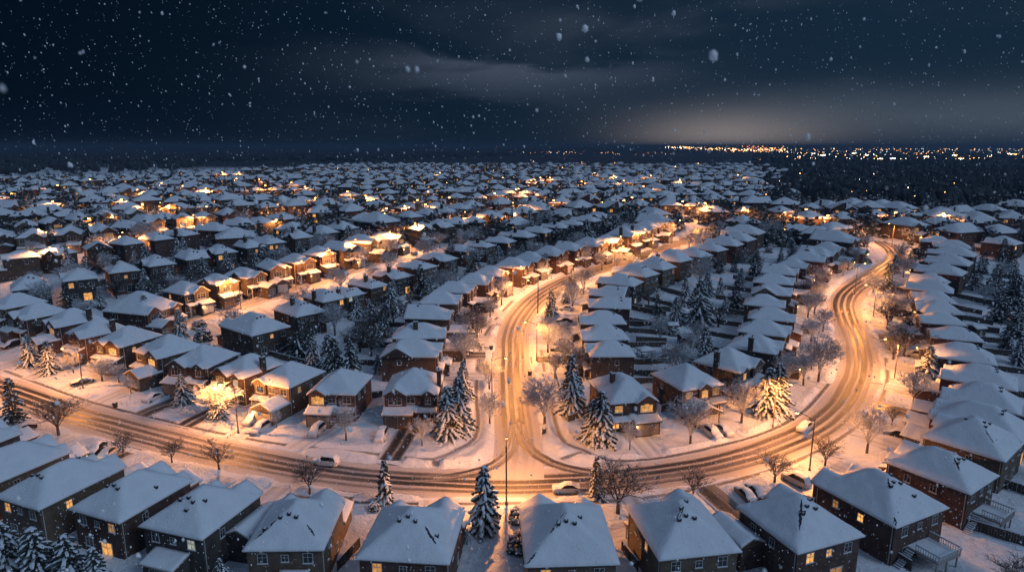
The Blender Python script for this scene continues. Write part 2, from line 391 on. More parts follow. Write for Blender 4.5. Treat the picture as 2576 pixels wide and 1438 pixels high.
def make_roof(name, rects, step, mats, seed, T=.12, smooth_n=1):
    X, Y, Z, mask = roof_field(rects, step)
    ny, nx = X.shape
    mp = np.zeros((ny + 1, nx + 1), bool); mp[1:-1, 1:-1] = mask
    cnt = mp[:-1, :-1].astype(int) + mp[1:, :-1] + mp[:-1, 1:] + mp[1:, 1:]
    used, inner = cnt > 0, cnt == 4
    Zr = np.where(used, Z, 0)
    for _ in range(smooth_n):
        P = np.pad(Zr, 1, mode='edge'); av = (P[:-2, 1:-1] + P[2:, 1:-1] + P[1:-1, :-2] + P[1:-1, 2:]) / 4
        Zr = np.where(inner, .62 * Zr + .38 * av, Zr)
    top = Zr + T + np.where(inner, (vnoise(X * .8 + seed * 3.1, Y * .8, seed) - .5) * (.14 if step < .5 else .07) + (vnoise(X * 2.1, Y * 2.1 + seed, seed + 5) - .5) * .05, -.02)
    e0 = min(r['e'] for r in rects); soff = e0 - .12
    v, f, mi, sm = [], [], [], []
    idx = -np.ones(X.shape, int); bot = -np.ones(X.shape, int); side = {}
    for j in range(ny):
        for i in range(nx):
            if used[j, i]: idx[j, i] = len(v); v.append((X[j, i], Y[j, i], top[j, i]))
    def lev(j, i):
        if (j, i) not in side:
            z1 = top[j, i] - .13; z2 = max(z1 - .15, soff); b = len(v)
            for z in (z1, z2, soff): v.append((X[j, i], Y[j, i], z))
            side[j, i] = (b, b + 1, b + 2, z2 > soff + .05)
        return side[j, i]
    def edge(a, b):
        A, B = lev(*a), lev(*b); ia, ib = idx[a], idx[b]
        f.append((ia, ib, B[0], A[0])); mi.append(SNOW); sm.append(False)
        f.append((A[0], B[0], B[1], A[1])); mi.append(TRIM); sm.append(False)
        if A[3] or B[3]: f.append((A[1], B[1], B[2], A[2])); mi.append(WALLM); sm.append(False)
    for j in range(ny - 1):
        for i in range(nx - 1):
            if not mask[j, i]: continue
            f.append((idx[j, i], idx[j, i + 1], idx[j + 1, i + 1], idx[j + 1, i])); mi.append(SNOW); sm.append(True)
            if not mp[j, i + 1]: edge((j, i + 1), (j, i))
            if not mp[j + 2, i + 1]: edge((j + 1, i), (j + 1, i + 1))
            if not mp[j + 1, i]: edge((j, i), (j + 1, i))
            if not mp[j + 1, i + 2]: edge((j + 1, i + 1), (j, i + 1))
    # soffit
    for r in rects:
        b = len(v); z = soff + .004 * rects.index(r)
        for p in ((r['x0'], r['y0']), (r['x0'], r['y1']), (r['x1'], r['y1']), (r['x1'], r['y0'])): v.append((p[0], p[1], z))
        f.append((b, b + 1, b + 2, b + 3)); mi.append(TRIM); sm.append(False)
    me = bpy.data.meshes.new(name); me.from_pydata(v, [], f)
    for m in mats: me.materials.append(m)
    me.polygons.foreach_set('material_index', mi); me.polygons.foreach_set('use_smooth', sm); me.update()
    xs, ys = X[0], Y[:, 0]; tt = np.where(used, top, 0)
    def hz(x, y):
        i = int(np.clip(np.searchsorted(xs, x) - 1, 0, nx - 2)); j = int(np.clip(np.searchsorted(ys, y) - 1, 0, ny - 2))
        a, b = (x - xs[i]) / (xs[i + 1] - xs[i]), (y - ys[j]) / (ys[j + 1] - ys[j])
        return float((tt[j, i] * (1 - a) + tt[j, i + 1] * a) * (1 - b) + (tt[j + 1, i] * (1 - a) + tt[j + 1, i + 1] * a) * b)
    return me, hz

CACHE = {}
def cached(key, fn):
    if key not in CACHE: CACHE[key] = fn()
    return CACHE[key]
def win_frame(w, h, nm, arch, sep):
    """frame, mullions and a snowy sill, facing -Y; with the pane inside it when the house is far"""
    b = MB(); t = .075; d0, d1 = -.075, .03
    b.box(-w / 2 - t, -w / 2, d0, d1, -h / 2, h / 2); b.box(w / 2, w / 2 + t, d0, d1, -h / 2, h / 2)
    if not arch: b.box(-w / 2 - t, w / 2 + t, d0, d1, h / 2, h / 2 + t)
    b.box(-w / 2 - t - .06, w / 2 + t + .06, d0 - .06, d1, -h / 2 - .11, -h / 2)
    b.box(-w / 2 - t - .03, w / 2 + t + .03, d0 - .05, -.045, -h / 2 + .001, -h / 2 + .055, 1)
    for k in range(1, nm):
        x = -w / 2 + w * k / nm; b.box(x - .028, x + .028, -.058, -.026, -h / 2, h / 2 - .001)
    b.box(-w / 2, w / 2, -.05, -.026, h * .12 - .02, h * .12 + .02)
    if arch:
        a = w / 6; n = 8
        b.box(-w / 2 - t, -a, d0, d1, h / 2, h / 2 + t); b.box(a, w / 2 + t, d0, d1, h / 2, h / 2 + t)
        for k in range(n):
            t0, t1 = PI * k / n, PI * (k + 1) / n
            pts = [(-math.cos(q) * rr, y, h / 2 + math.sin(q) * rr) for y in (d0, d1) for rr in (a + .005, a + .1) for q in (t0, t1)]
            b.add(pts, [(0, 1, 3, 2), (4, 6, 7, 5), (0, 4, 5, 1), (2, 3, 7, 6)])
    return b
def win_pane(w, h, arch):
    b = MB(); b.box(-w / 2, w / 2, -.02, .012, -h / 2, h / 2)
    if arch:
        a = w / 6; pts = [(-math.cos(PI * k / 8) * a, -.02, h / 2 + math.sin(PI * k / 8) * a) for k in range(9)]
        b.add(pts, [tuple(range(8, -1, -1))])
    return b
def window(root, x, y, z, rz, w, h, kind, sep, nm=2, arch=False):
    fk = ('wf', round(w, 1), round(h, 1), nm, arch, sep, None if sep else kind); w, h = round(w, 1), round(h, 1)
    def mk():
        b = win_frame(w, h, nm, arch, sep)
        if not sep:
            p = win_pane(w, h, arch); b.add(p.v, p.f, 2)
        return b.mesh('window', [M['white'], M['treesnow'], M['pane'][kind]])
    o = link('window', cached(fk, mk), root, (x, y, z), rz)
    if sep:
        link('pane', cached(('wp', w, h, arch, kind), lambda: win_pane(w, h, arch).mesh('pane', [M['pane'][kind]])), o)
    return o
def mk_gdoor(w, ci):
    b = MB(); h = 2.15; n = 4
    b.box(-w / 2 - .12, w / 2 + .12, -.03, .02, 0, h + .12, 1)
    b.box(-w / 2, -.06, -.06, -.031, .02, h); b.box(.06, w / 2, -.06, -.031, .02, h)
    for s in (-1, 1):
        for k in range(n):
            x0 = .12 if s > 0 else -w / 2 + .06; x1 = w / 2 - .06 if s > 0 else -.12
            b.box(x0, x1, -.075, -.061, .08 + k * (h - .06) / n, .02 + (k + 1) * (h - .06) / n - .05)
    return b.mesh('garage_door', [M['gdoor'][ci], M['trim'][0]])
def mk_door():
    b = MB(); b.box(-.55, .55, -.05, .02, 0, 2.2, 1); b.box(-.45, .45, -.09, -.051, .03, 2.1)
    b.box(-.3, .3, -.1, -.091, 1.25, 1.9, 2); b.box(.33, .38, -.14, -.091, .95, 1.1, 2)
    return b.mesh('front_door', [M['door'], M['white'], M['metal']])
def mk_vent():
    b = MB(); b.box(-.2, .2, -.17, .17, -.25, .17); b.box(-.25, .25, -.24, .2, .171, .23)
    b.blob((0, .04, .23), .2, .15, .07, 1)
    return b.mesh('vent', [M['vent'], M['treesnow']])
def mk_porch(white):
    b = MB(); b.box(-.09, .09, -.2, 0, -.16, .14, 1); b.box(-.13, .13, -.26, .0, .141, .19)
    return b.mesh('porch_light', [M['metal'], M['porchw' if white else 'porch']])
def mk_post():
    b = MB(); b.box(-.09, .09, -.09, .09, 0, 2.75); b.box(-.15, .15, -.15, .15, -.05, .3); return b.mesh('porch_post', [M['white']])
PORCHES = []
HOUSES = []   # (x, y, rot, w, d, ref, row)

def house(name_label, ref, row, p, rot, w, d, lvl, seed, o):
    rg = random.Random(seed * 7919 + 13)
    root = bpy.data.objects.new('brick_house', None); COL.objects.link(root)
    root.empty_display_size = .5
    root.location = p; root.rotation_euler = (0, 0, rot)
    if o.get('scale'): root.scale = (o['scale'],) * 3
    tag(root, name_label, 'house', o['group'])
    HOUSES.append((p.x, p.y, rot, w, d, ref, row))
    bm = M['brick'][o.get('brick', rg.choice([0, 0, 1, 1, 2, 3]))]; tm = M['trim'][o.get('trim', rg.choice([0, 1, 1, 2]))]
    step = {3: .42, 2: .58, 1: .85}[lvl]
    e, k, ov = o.get('e', 6.0), o.get('k', .66), .42
    hw, hd = w / 2, d / 2
    gs = o.get('gs', rg.choice([-1, 1])); gw = min(5.6, w * .55); low = o.get('low', rg.choice(['pent', 'pent', 'gar']))
    gp = {'pent': 2.6, 'gar': 5.0}[low] if o.get('garage', 1) else 0
    gx0, gx1 = (gs * hw - gs * .06, gs * hw - gs * gw); gx0, gx1 = min(gx0, gx1), max(gx0, gx1); gxc = (gx0 + gx1) / 2
    # ---- walls
    b = MB(); b.box(-hw, hw, -hd, hd, -3, e - .12)
    bays = o.get('bays')
    if bays is None:
        bays = [(gs * (hw - 2.4), 4.4, .7)] + ([(-gs * (hw - 1.9), 2.4, .35)] if rg.random() < .6 else [])
    rects = [dict(x0=-hw - ov, x1=hw + ov, y0=-hd - ov, y1=hd + ov, e=e, k=k, t=o.get('rt', 'hip'))]
    for xc, bw, pr in bays:
        lo, hi = max(xc - bw / 2, -hw + .07), min(xc + bw / 2, hw - .07)
        b.box(lo, hi, -hd - pr, -hd + .4, 2.9, e - .14)
        rects.append(dict(x0=max(lo - .35, -hw - ov + .03), x1=min(hi + .35, hw + ov - .03), y0=-hd - pr - .38, y1=-.5, e=e, k=k * .97, t='gy'))
    sg = o.get('sidegable')
    if sg:
        s_, yc, gwid = sg
        rects.append(dict(x0=min(s_ * (hw + ov + .03), 0), x1=max(s_ * (hw + ov + .03), 0), y0=yc - gwid / 2, y1=yc + gwid / 2, e=e, k=k * .96, t='gx'))
    wg = o.get('wing')
    if wg:   # lower side wing: (side, y0, y1, width, eave)
        s_, y0, y1, ww, we = wg
        b.box(*sorted((s_ * (hw - .2), s_ * (hw + ww))), y0 + .3, y1 - .3, -3, we - .12)
    if gp:
        b.box(gx0, gx1, -hd - gp, -hd + .3, -3, 2.62)
    link('wall', b, root, mats=[bm])
    # ---- main roof
    me, hz = make_roof('roof', rects, step, [M['snow'], tm, bm], seed)
    roof = link('roof', me, root)
    # ---- lower roofs
    lr = []
    le = 2.75
    if gp and low == 'pent':
        lr.append(dict(x0=gx0 - .3, x1=gx1 + .25, y0=-hd - gp - .4, y1=-hd - .03, e=le, k=.30, t='s'))
        a0, a1 = (gx1 + .25, hw + .1) if gs < 0 else (-hw - .1, gx0 - .3)
        if a1 - a0 > 1: lr.append(dict(x0=a0, x1=a1, y0=-hd - 1.7, y1=-hd - .03, e=le, k=.30, t='s'))
    elif gp:
        lr.append(dict(x0=gx0 - .35, x1=gx1 + .35, y0=-hd - gp - .4, y1=-hd - .03, e=le, k=.5, t='gy'))
        a0, a1 = (gx1 + .35, hw + .1) if gs < 0 else (-hw - .1, gx0 - .35)
        if a1 - a0 > 1: lr.append(dict(x0=a0, x1=a1, y0=-hd - 1.8, y1=-hd - .03, e=le, k=.35, t='s'))
    if lr:
        link('lower_roof', make_roof('lower_roof', lr, step, [M['snow'], tm, bm], seed + 1, .22, 1)[0], root)
    if wg:
        s_, y0, y1, ww, we = wg; xa, xb = sorted((s_ * (hw + .03), s_ * (hw + ww + .35)))
        link('wing_roof', make_roof('wing_roof', [dict(x0=xa, x1=xb, y0=y0, y1=y1, e=we, k=.45, t='gy')], step, [M['snow'], tm, bm], seed + 2, .22, 1)[0], root)
    rr = o.get('rearroof')
    if rr:   # one-storey sunroom at the back: (x0, x1, depth)
        x0, x1, dep = rr
        sb = MB(); sb.box(x0, x1, hd - .2, hd + dep, -3, 2.5)
        ro = link('sunroom', sb, root, mats=[bm])
        link('sunroom_roof', make_roof('sunroom_roof', [dict(x0=x0 - .3, x1=x1 + .3, y0=hd + .03, y1=hd + dep + .35, e=2.65, k=.22, t='n')], step, [M['snow'], tm, bm], seed + 3, .2, 1)[0], root)
        window(root, (x0 + x1) / 2, hd + dep, 1.5, PI, min(2.6, x1 - x0 - .8), 1.3, 'dark', lvl == 3, 3)
    # ---- openings
    lit = o.get('lit', {}); pl = o.get('plit', .12)
    def kind(key):
        if key in lit: return lit[key]
        q = rg.random()
        return 'dark' if q > pl else ('warm' if q < pl * .6 else ('dim' if q < pl * .9 else 'cool'))
    sep = lvl == 3
    bx = [(xc, bw, pr) for xc, bw, pr in bays]
    for i, (xc, bw, pr) in enumerate(bx):
        window(root, max(min(xc, hw - bw / 2), -hw + bw / 2), -hd - pr, 4.75, 0, min(2.4, bw - 1.2), 1.35, kind('b%d' % i), sep, 3, arch=(i == 0 and lvl == 3))
    free = [x for x in (-hw + 1.5, 0.0, hw - 1.5) if all(abs(x - xc) > bw / 2 + .8 for xc, bw, pr in bx)]
    for i, x in enumerate(free): window(root, x, -hd, 4.75, 0, 1.5, 1.3, kind('f%d' % i), sep, 2)
    if gp:
        link('garage_door', cached(('gd', round(gw, 1), seed % 3), lambda: mk_gdoor(round(gw, 1) - .9, seed % 3)), root, (gxc, -hd - gp, .12))
        px = -gs * (hw - (w - gw) * .5)
        if lvl >= 2:
            link('front_door', cached('fd', mk_door), root, (px + gs * .6, -hd, .12))
            window(root, px - gs * 1.0, -hd, 1.55, 0, 1.2, 1.3, kind('fl'), sep, 2)
            link('porch_post', cached('pp', mk_post), root, (-gs * (hw - .35), -hd - 1.55, 0))
        if o.get('porch', rg.random() < .25):
            wh = o.get('porch') == 'w'
            q = (gx1 - .2 if gs < 0 else gx0 + .2); link('porch_light', cached(('pl', wh), lambda: mk_porch(wh)), root, (q, -hd - gp - .01, 2.15))
            PORCHES.append((root, (q, -hd - gp - .55, 2.0), o.get('pw', 90), wh))
    rear = o.get('rear', lvl >= 2)
    if rear:
        for i, x in enumerate((-hw * .62, 0, hw * .6)):
            window(root, x, hd, 4.7, PI, 1.1 if i != 1 else .8, 1.3 if i != 1 else .9, kind('r%d' % i), sep, 2)
        if not rr or lvl < 3: pass
        window(root, hw * .45, hd, 1.6, PI, 1.3, 1.3, kind('r3'), sep, 2)
        if not rr: window(root, -hw * .3, hd, 1.25, PI, 1.9, 2.0, kind('r4'), sep, 2)
    if lvl >= 2 or o.get('sidewin'):
        for i, (sx, yy, zz) in enumerate(((-1, hd * .35, 4.6), (1, hd * .2, 4.6), (-1, -hd * .3, 1.7), (1, -hd * .45, 4.6))[:4 if lvl == 3 else 2]):
            window(root, sx * hw, yy, zz, sx * PI / 2, .8, 1.1, kind('s%d' % i), sep, 1 if lvl < 3 else 2)
    if lvl == 3:
        for sx, sy in ((-1, 1), (1, 1), (1, -1)):
            db_ = MB(); db_.box(sx * (hw + .07) - .045, sx * (hw + .07) + .045, sy * (hd - .25) - .045, sy * (hd - .25) + .045, -.5, e - .14); link('downpipe', db_, root, mats=[M['white']])
    # ---- roof furniture
    nv = o.get('vents', 3 if lvl >= 2 else rg.choice([0, 2, 2]))
    ridge = max(0, hd - hw)
    for i in range(nv):
        if i < 3: x, y = (i - 1) * 1.0 + .25, ridge * (1 if i % 2 else .8) + 1.2 + .5 * abs(i - 1)
        else: x, y = rg.uniform(-hw * .75, hw * .75), rg.uniform(-hd * .5, hd * .7)
        link('vent', cached('vent', mk_vent), roof, (x, y, hz(x, y) + .02), PI)
    for sgn, t0, t1, wd in o.get('bare', []):   # a strip of bare shingle along a rear hip
        n = 13; vs = []
        for q in range(n + 1):
            t = t0 + (t1 - t0) * q / n; hx, hy = sgn * (hw + ov) * t, ridge + (hd + ov - ridge) * t
            hw2 = wd * .55 * math.sin(PI * (q + .35) / (n + .7)) * (.8 + .25 * rg.random())
            for s_ in (-1, 1):
                jj = hw2 * rg.uniform(.25, 1.5) + .03; x, y = hx + s_ * jj * .8, hy - s_ * sgn * jj * .6; vs.append((x, y, hz(x, y) + .03))
        bb = MB(); bb.add(vs, [(2 * q, 2 * q + 2, 2 * q + 3, 2 * q + 1) for q in range(n)])
        link('bare_shingle', bb, roof, mats=[M['shingle']])
    ch = o.get('chim')
    if ch:
        s_, yy = ch; zt_ = e + k * hw * .95 + .3
        cb = MB(); x0, x1 = sorted((s_ * (hw - .25), s_ * (hw + .5)))
        if o.get('chin'): x0, x1 = sorted((s_ * (hw * .45 - .4), s_ * (hw * .45 + .4))); zt_ = hz(s_ * hw * .45, yy) + 1.6
        z0 = -3 if not o.get('chin') else hz(s_ * hw * .45, yy) - 1.5
        cb.box(x0, x1, yy - .55, yy + .55, z0, zt_); cb.box(x0 - .08, x1 + .08, yy - .63, yy + .63, zt_ + .001, zt_ + .15)
        cb.box(x0 - .02, x1 + .02, yy - .57, yy + .57, zt_ + .151, zt_ + .3, 1)
        cb.tube(((x0 + x1) / 2, yy - .2, zt_ + .2), ((x0 + x1) / 2, yy - .2, zt_ + .8), .13, .13, 7, 2)
        link('chimney', cb, roof, mats=[bm, M['treesnow'], M['vent']])
    dk = o.get('deck')
    if dk:   # raised wooden deck at the back: (x0, x1, depth, height)
        x0, x1, dep, hh = dk; y0, y1 = hd + .02, hd + dep
        db = MB(); db.box(x0, x1, y0, y1, hh - .18, hh); db.box(x0 + .08, x1 - .08, y0, y1 - .08, hh + .001, hh + .2, 1)
        for x in (x0 + .15, (x0 + x1) / 2, x1 - .15): db.box(x - .08, x + .08, y1 - .35, y1 - .19, -2, hh - .181)
        dko = link('deck', db, root, mats=[M['deckwood'], M['snow']])
        rb = MB()
        def rail(a, c):
            L = math.hypot(c[0] - a[0], c[1] - a[1]); n = int(L / .3); ux, uy = (c[0] - a[0]) / L, (c[1] - a[1]) / L
            for z0, z1, t in ((hh + .95, hh + 1.06, .06), (hh + .28, hh + .33, .025)):
                rb.box(min(a[0], c[0]) - t, max(a[0], c[0]) + t, min(a[1], c[1]) - t, max(a[1], c[1]) + t, z0, z1)
            rb.box(min(a[0], c[0]) - .07, max(a[0], c[0]) + .07, min(a[1], c[1]) - .07, max(a[1], c[1]) + .07, hh + 1.061, hh + 1.12, 1)
            for q in range(n + 1): rb.box(a[0] + ux * L * q / n - .022, a[0] + ux * L * q / n + .022, a[1] + uy * L * q / n - .022, a[1] + uy * L * q / n + .022, hh + .01, hh + .949)
        rail((x0, y1), (x1, y1)); rail((x0, y0 + .1), (x0, y1 - .1)); rail((x1, y0 + 1.2), (x1, y1 - .1))
        link('railing', rb, dko, mats=[M['deckwood'], M['treesnow']])
        st = MB(); n = max(3, int(hh / .2))
        for q in range(n): st.box(x1 + .1 + q * .28, x1 + .36 + q * .28, y0 + .15, y0 + 1.15, hh - (q + 1) * hh / n - .08, hh - (q + 1) * hh / n); st.box(x1 + .1 + q * .28, x1 + .36 + q * .28, y0 + .15, y0 + 1.15, hh - (q + 1) * hh / n + .001, hh - (q + 1) * hh / n + .1, 1)
        link('stairs', st, dko, mats=[M['deckwood'], M['treesnow']])
    return root

# ------------------------------------------------------------------ site plan of the houses
STREETN = {'A': 'R1', 'B': 'R1', 'C': 'R1', 'D': 'R2', 'E': 'R2', 'F': 'R3', 'G': 'R3', 'H': 'R4', 'I': 'R4', 'J': 'R4', 'K': 'R4'}
# near houses: two ends of the eave edge nearest the viewer, then a far eave corner; 1 = near edge is the back of the house
A = [((-220, 1140), (-140, 1160), (53, 1089)), ((-130, 1195), (-40, 1225), (172, 1130)), ((-14, 1248), (93, 1281), (314, 1175)), ((170, 1278), (299, 1315), (484, 1204)),
     ((346, 1321), (508, 1356), (598, 1250)), ((608, 1383), (815, 1381), (892, 1259)), ((892, 1403), (1131, 1417), (1167, 1281)), ((1320, 1424), (1561, 1417), (1516, 1266)),
     ((1657, 1407), (1868, 1385), (1766, 1252)), ((2007, 1391), (2178, 1345), (1860, 1268)), ((2255, 1327), (2390, 1275), (2047, 1212)), ((2442, 1243), (2516, 1194), (2218, 1161)),
     ((2530, 1162), (2585, 1105), (2305, 1103))]
AO = [dict(), dict(bare=[(-1, .2, .5, .25)]), dict(lit={'r2': 'warm'}, vents=4), dict(lit={'r4': 'warm', 'r0': 'dim'}, vents=4),
      dict(lit={'r0': 'cool'}, rearroof=(-2.2, 2.6, 2.6), vents=6, wing=(-1, -6, 1.5, 3.4, 4.2)), dict(vents=4, bare=[(1, .35, .75, .4), (-1, .45, .7, .2)], rearroof=(-2.6, .4, 1.4), low='gar'),
      dict(lit={'r2': 'warm', 'r0': 'dark', 'r1': 'dark'}, vents=4, bare=[(-1, .35, .65, .3)]), dict(lit={'r2': 'warm', 'r0': 'dark', 'r1': 'dark'}, bare=[(1, .02, .42, .5), (1, .75, .95, .3)], vents=4),
      dict(lit={'s1': 'warm', 'r0': 'dark', 'r1': 'dark', 'r2': 'dark'}, bare=[(1, .02, .3, .4)], vents=5), dict(lit={'r0': 'dark', 'r3': 'warm', 'r4': 'dim'}, bare=[(1, .05, .6, .3)], vents=5, wing=(1, -7, 0, 3.6, 4.0)),
      dict(lit={'s1': 'warm', 's3': 'dim'}, deck=(-2.4, 2.2, 4.2, 2.2), bare=[(1, .8, .95, .3), (1, .1, .3, .25)], vents=5), dict(deck=(-1.8, 2.2, 3.8, 2.2), bare=[(1, .15, .45, .3)], vents=3), dict(vents=5, bare=[(1, .3, .6, .25)])]
A2 = [(2470, 1030), (2478, 975), (2470, 922), (2424, 864), (2406, 820), (2370, 783), (2364, 760), (2352, 733), (2344, 708), (2342, 686), (2370, 664), (2390, 642), (2400, 622), (2398, 603), (2358, 588)]
B = [((961, 993), (1103, 993), (1117, 938)), ((771, 990), (894, 995), (952, 940)), ((633, 960), (727, 979), (808, 938)), ((536, 936), (607, 955), (698, 914)), ((417, 919), (520, 931), (608, 893)),
     ((333, 883), (402, 907), (500, 874)), ((232, 864), (307, 879), (397, 847)), ((163, 838), (208, 858), (306, 821)), ((100, 811), (146, 831), (268, 801)), ((17, 797), (60, 812), (158, 782)), ((-36, 772), (8, 785), (86, 763))]
BO = [dict(gs=-1, low='pent', bays=[(-3.0, 4.2, .7), (3.4, 2.2, .3)], chim=(1, -1.5), brick=0, trim=0, plit=0), dict(gs=-1, low='pent', bays=[(-3, 3.8, .7)], lit={'b0': 'warm'}, brick=0, trim=0, plit=0, porch=0),
      dict(gs=1, low='gar', bays=[(-2.8, 3, .4)], brick=2, trim=0, porch=1, plit=.1), dict(gs=-1, low='pent', chim=(1, 0), lit={'b0': 'dim'}, brick=1), dict(gs=-1, low='pent', brick=3),
      dict(gs=1, low='gar', brick=1, plit=.2), dict(low='pent', lit={'b0': 'warm', 'f0': 'warm'}, brick=1), dict(chim=(1, 1.5), brick=0), dict(chim=(1, 2), brick=0), dict(), dict(low='gar', brick=2)]
C = [((1535, 1018), (1657, 1007), (1480, 952)), ((1717, 986), (1824, 967), (1624, 940)), ((1862, 943), (1919, 909), (1772, 916)), ((1953, 895), (1971, 866), (1836, 876))]
CO = [dict(gs=1, low='pent', bays=[(2.6, 4.2, .7)], lit={'b0': 'warm', 'f0': 'warm', 'fl': 'warm', 'f1': 'dark'}, chim=(-1, 0), chin=1, brick=0, trim=1, porch=1, pw=60, plit=0),
      dict(gs=-1, low='gar', bays=[(.2, 2.6, .5)], lit={'b0': 'warm', 'f0': 'dim', 'f1': 'dim'}, brick=1, plit=.1, sidewin=1, porch=0), dict(gs=1, chim=(-1, 0), brick=3), dict(chim=(-1, 0), brick=3)]
C2 = [(1922, 806), (1940, 773), (1922, 742), (1940, 712), (1946, 688), (1962, 665), (1996, 650), (2030, 634), (2056, 619), (2084, 607), (2102, 588), (2056, 568), (2012, 561)]
D = [(1034, 856), (1053, 813), (1079, 770), (1106, 735), (1143, 709), (1193, 688), (1234, 669), (1291, 649), (1335, 633), (1383, 622), (1433, 608), (1484, 599), (1526, 590), (1566, 577), (1600, 566), (1626, 555), (1648, 543)]
E = [(1536, 857), (1520, 817), (1516, 778), (1536, 745), (1536, 718), (1563, 692), (1600, 668), (1648, 651), (1690, 634), (1745, 620), (1788, 609), (1824, 598), (1853, 584), (1872, 568)]
F = [(356, 750), (640, 796), (752, 757), (814, 724), (863, 711), (925, 691), (988, 669), (1050, 647), (1100, 628), (1157, 607), (1207, 597), (1259, 587), (1305, 573), (1354, 563), (1400, 553), (1440, 546), (1476, 537), (1510, 530)]
G = [(464, 711), (546, 691), (612, 672), (687, 656), (744, 641), (801, 626), (857, 610), (908, 594), (968, 583), (1060, 564), (1105, 557), (1148, 549), (1190, 543), (1233, 534), (1278, 527), (1318, 521), (1352, 513)]
H = [(75, 701), (196, 682), (304, 665), (392, 649), (481, 632), (553, 619), (628, 606), (675, 596), (749, 583), (811, 574), (860, 563), (948, 547), (1030, 534), (1076, 528), (1118, 522), (1156, 516)]
I_ = [(52, 633), (140, 622), (243, 613), (318, 601), (392, 589), (456, 579), (538, 565), (602, 556), (656, 549), (712, 540)]
J = [(82, 584), (173, 577), (254, 570), (322, 560), (368, 548), (458, 541), (512, 536), (572, 530)]
K = [(65, 556), (126, 551), (198, 541), (262, 534), (330, 528)]
LBL = {'A': 'front row', 'B': 'left of the junction', 'C': 'right of the junction'}
def cap(b): return b
def fit(q, e=6.2):
    l, r, f = (at(*c, h=e) for c in q)
    u = Vector((r.x - l.x, r.y - l.y)); w = u.length; u.normalize(); v = Vector((-u.y, u.x))
    if v.dot(Vector((l.x, l.y))) < 0: v = -v
    mid = Vector(((l.x + r.x) / 2, (l.y + r.y) / 2)); d = (Vector((f.x, f.y)) - Vector((l.x, l.y))).dot(v)
    w2, d2 = min(max(w - .85, 8.6), 12.6), min(max(d - .85, 10.5), 16.5)
    return mid + v * (d2 / 2 + .42), w2, d2, u, v
def describe(o, rg):
    bits = []
    if o.get('chim'): bits.append('with chimney')
    elif o.get('deck'): bits.append('with rear deck')
    elif o.get('rearroof'): bits.append('with rear sunroom')
    elif 'warm' in o.get('lit', {}).values(): bits.append('with amber window')
    elif o.get('porch'): bits.append('with porch light')
    col = {0: 'red brick', 1: 'brown brick', 2: 'tan brick', 3: 'grey brick'}[o['brick']]
    return col, (bits[0] if bits else '')
def place(row, n, c, rot, w, d, lvl, o, ref, group):
    rg = random.Random(ord(row[0]) * 1000 + n * 17 + len(row))
    o = dict(o); o.setdefault('brick', rg.choice([0, 0, 1, 1, 2, 3])); o['group'] = group
    col, extra = describe(o, rg)
    lab = f'{col} house {extra + ", " if extra else ""}{ref}'.replace('  ', ' ')
    p = Vector((c[0], c[1], float(zt(c[1])) + .05))
    if row not in 'ABC': p.z += 0
    return house(lab, ref, row, p, rot, w, d, lvl, ord(row[0]) * 100 + n, o)
def front_rot(fx, fy): return math.atan2(fx, -fy)
for n, (q, o) in enumerate(zip(A, AO)):
    c, w, d, u, v = fit(q); place('A', n, c, front_rot(v.x, v.y), w, d, 3, dict(o, garage=1, plit=.03), f'{ordw(n + 1)} from the left in the nearest row', 'houses in the nearest row')
for n, (q, o) in enumerate(zip(B, BO)):
    c, w, d, u, v = fit(q); place('B', n, c, front_rot(-v.x, -v.y), w, d, 3, dict(o, rear=0), f'{ordw(n + 1)} left of the junction', 'houses facing the main road')
for n, (q, o) in enumerate(zip(C, CO)):
    c, w, d, u, v = fit(q); place('C', n, c, front_rot(-v.x, -v.y), w, d, 3, dict(o, rear=0), f'{ordw(n + 1)} right of the junction', 'houses facing the main road')
ROWS = [('A', A2, 13, 'up the outer side of the right street', 'houses along the right street', 1.0), ('C', C2, 4, 'up the inner side of the right street', 'houses along the right street', 1.0),
        ('D', D, 0, 'up the left side of the middle street', 'houses along the middle street', 1.0), ('E', E, 0, 'up the right side of the middle street', 'houses along the middle street', 1.0),
        ('F', F, 0, 'in the row backing onto the middle street', 'houses along the left street', 1.0), ('G', G, 0, 'along the far side of the left street', 'houses along the left street', 1.06),
        ('H', H, 0, 'in the row behind the left street', 'houses in the upper left rows', 1.12), ('I', I_, 0, 'in the second row behind the left street', 'houses in the upper left rows', 1.15),
        ('J', J, 0, 'in the third row behind the left street', 'houses in the upper left rows', 1.18), ('K', K, 0, 'in the fourth row behind the left street', 'houses in the upper left rows', 1.2)]
rgp = random.Random(5)
LITP = {'G': .45, 'D': .3, 'I': .45, 'F': .18, 'H': .18}
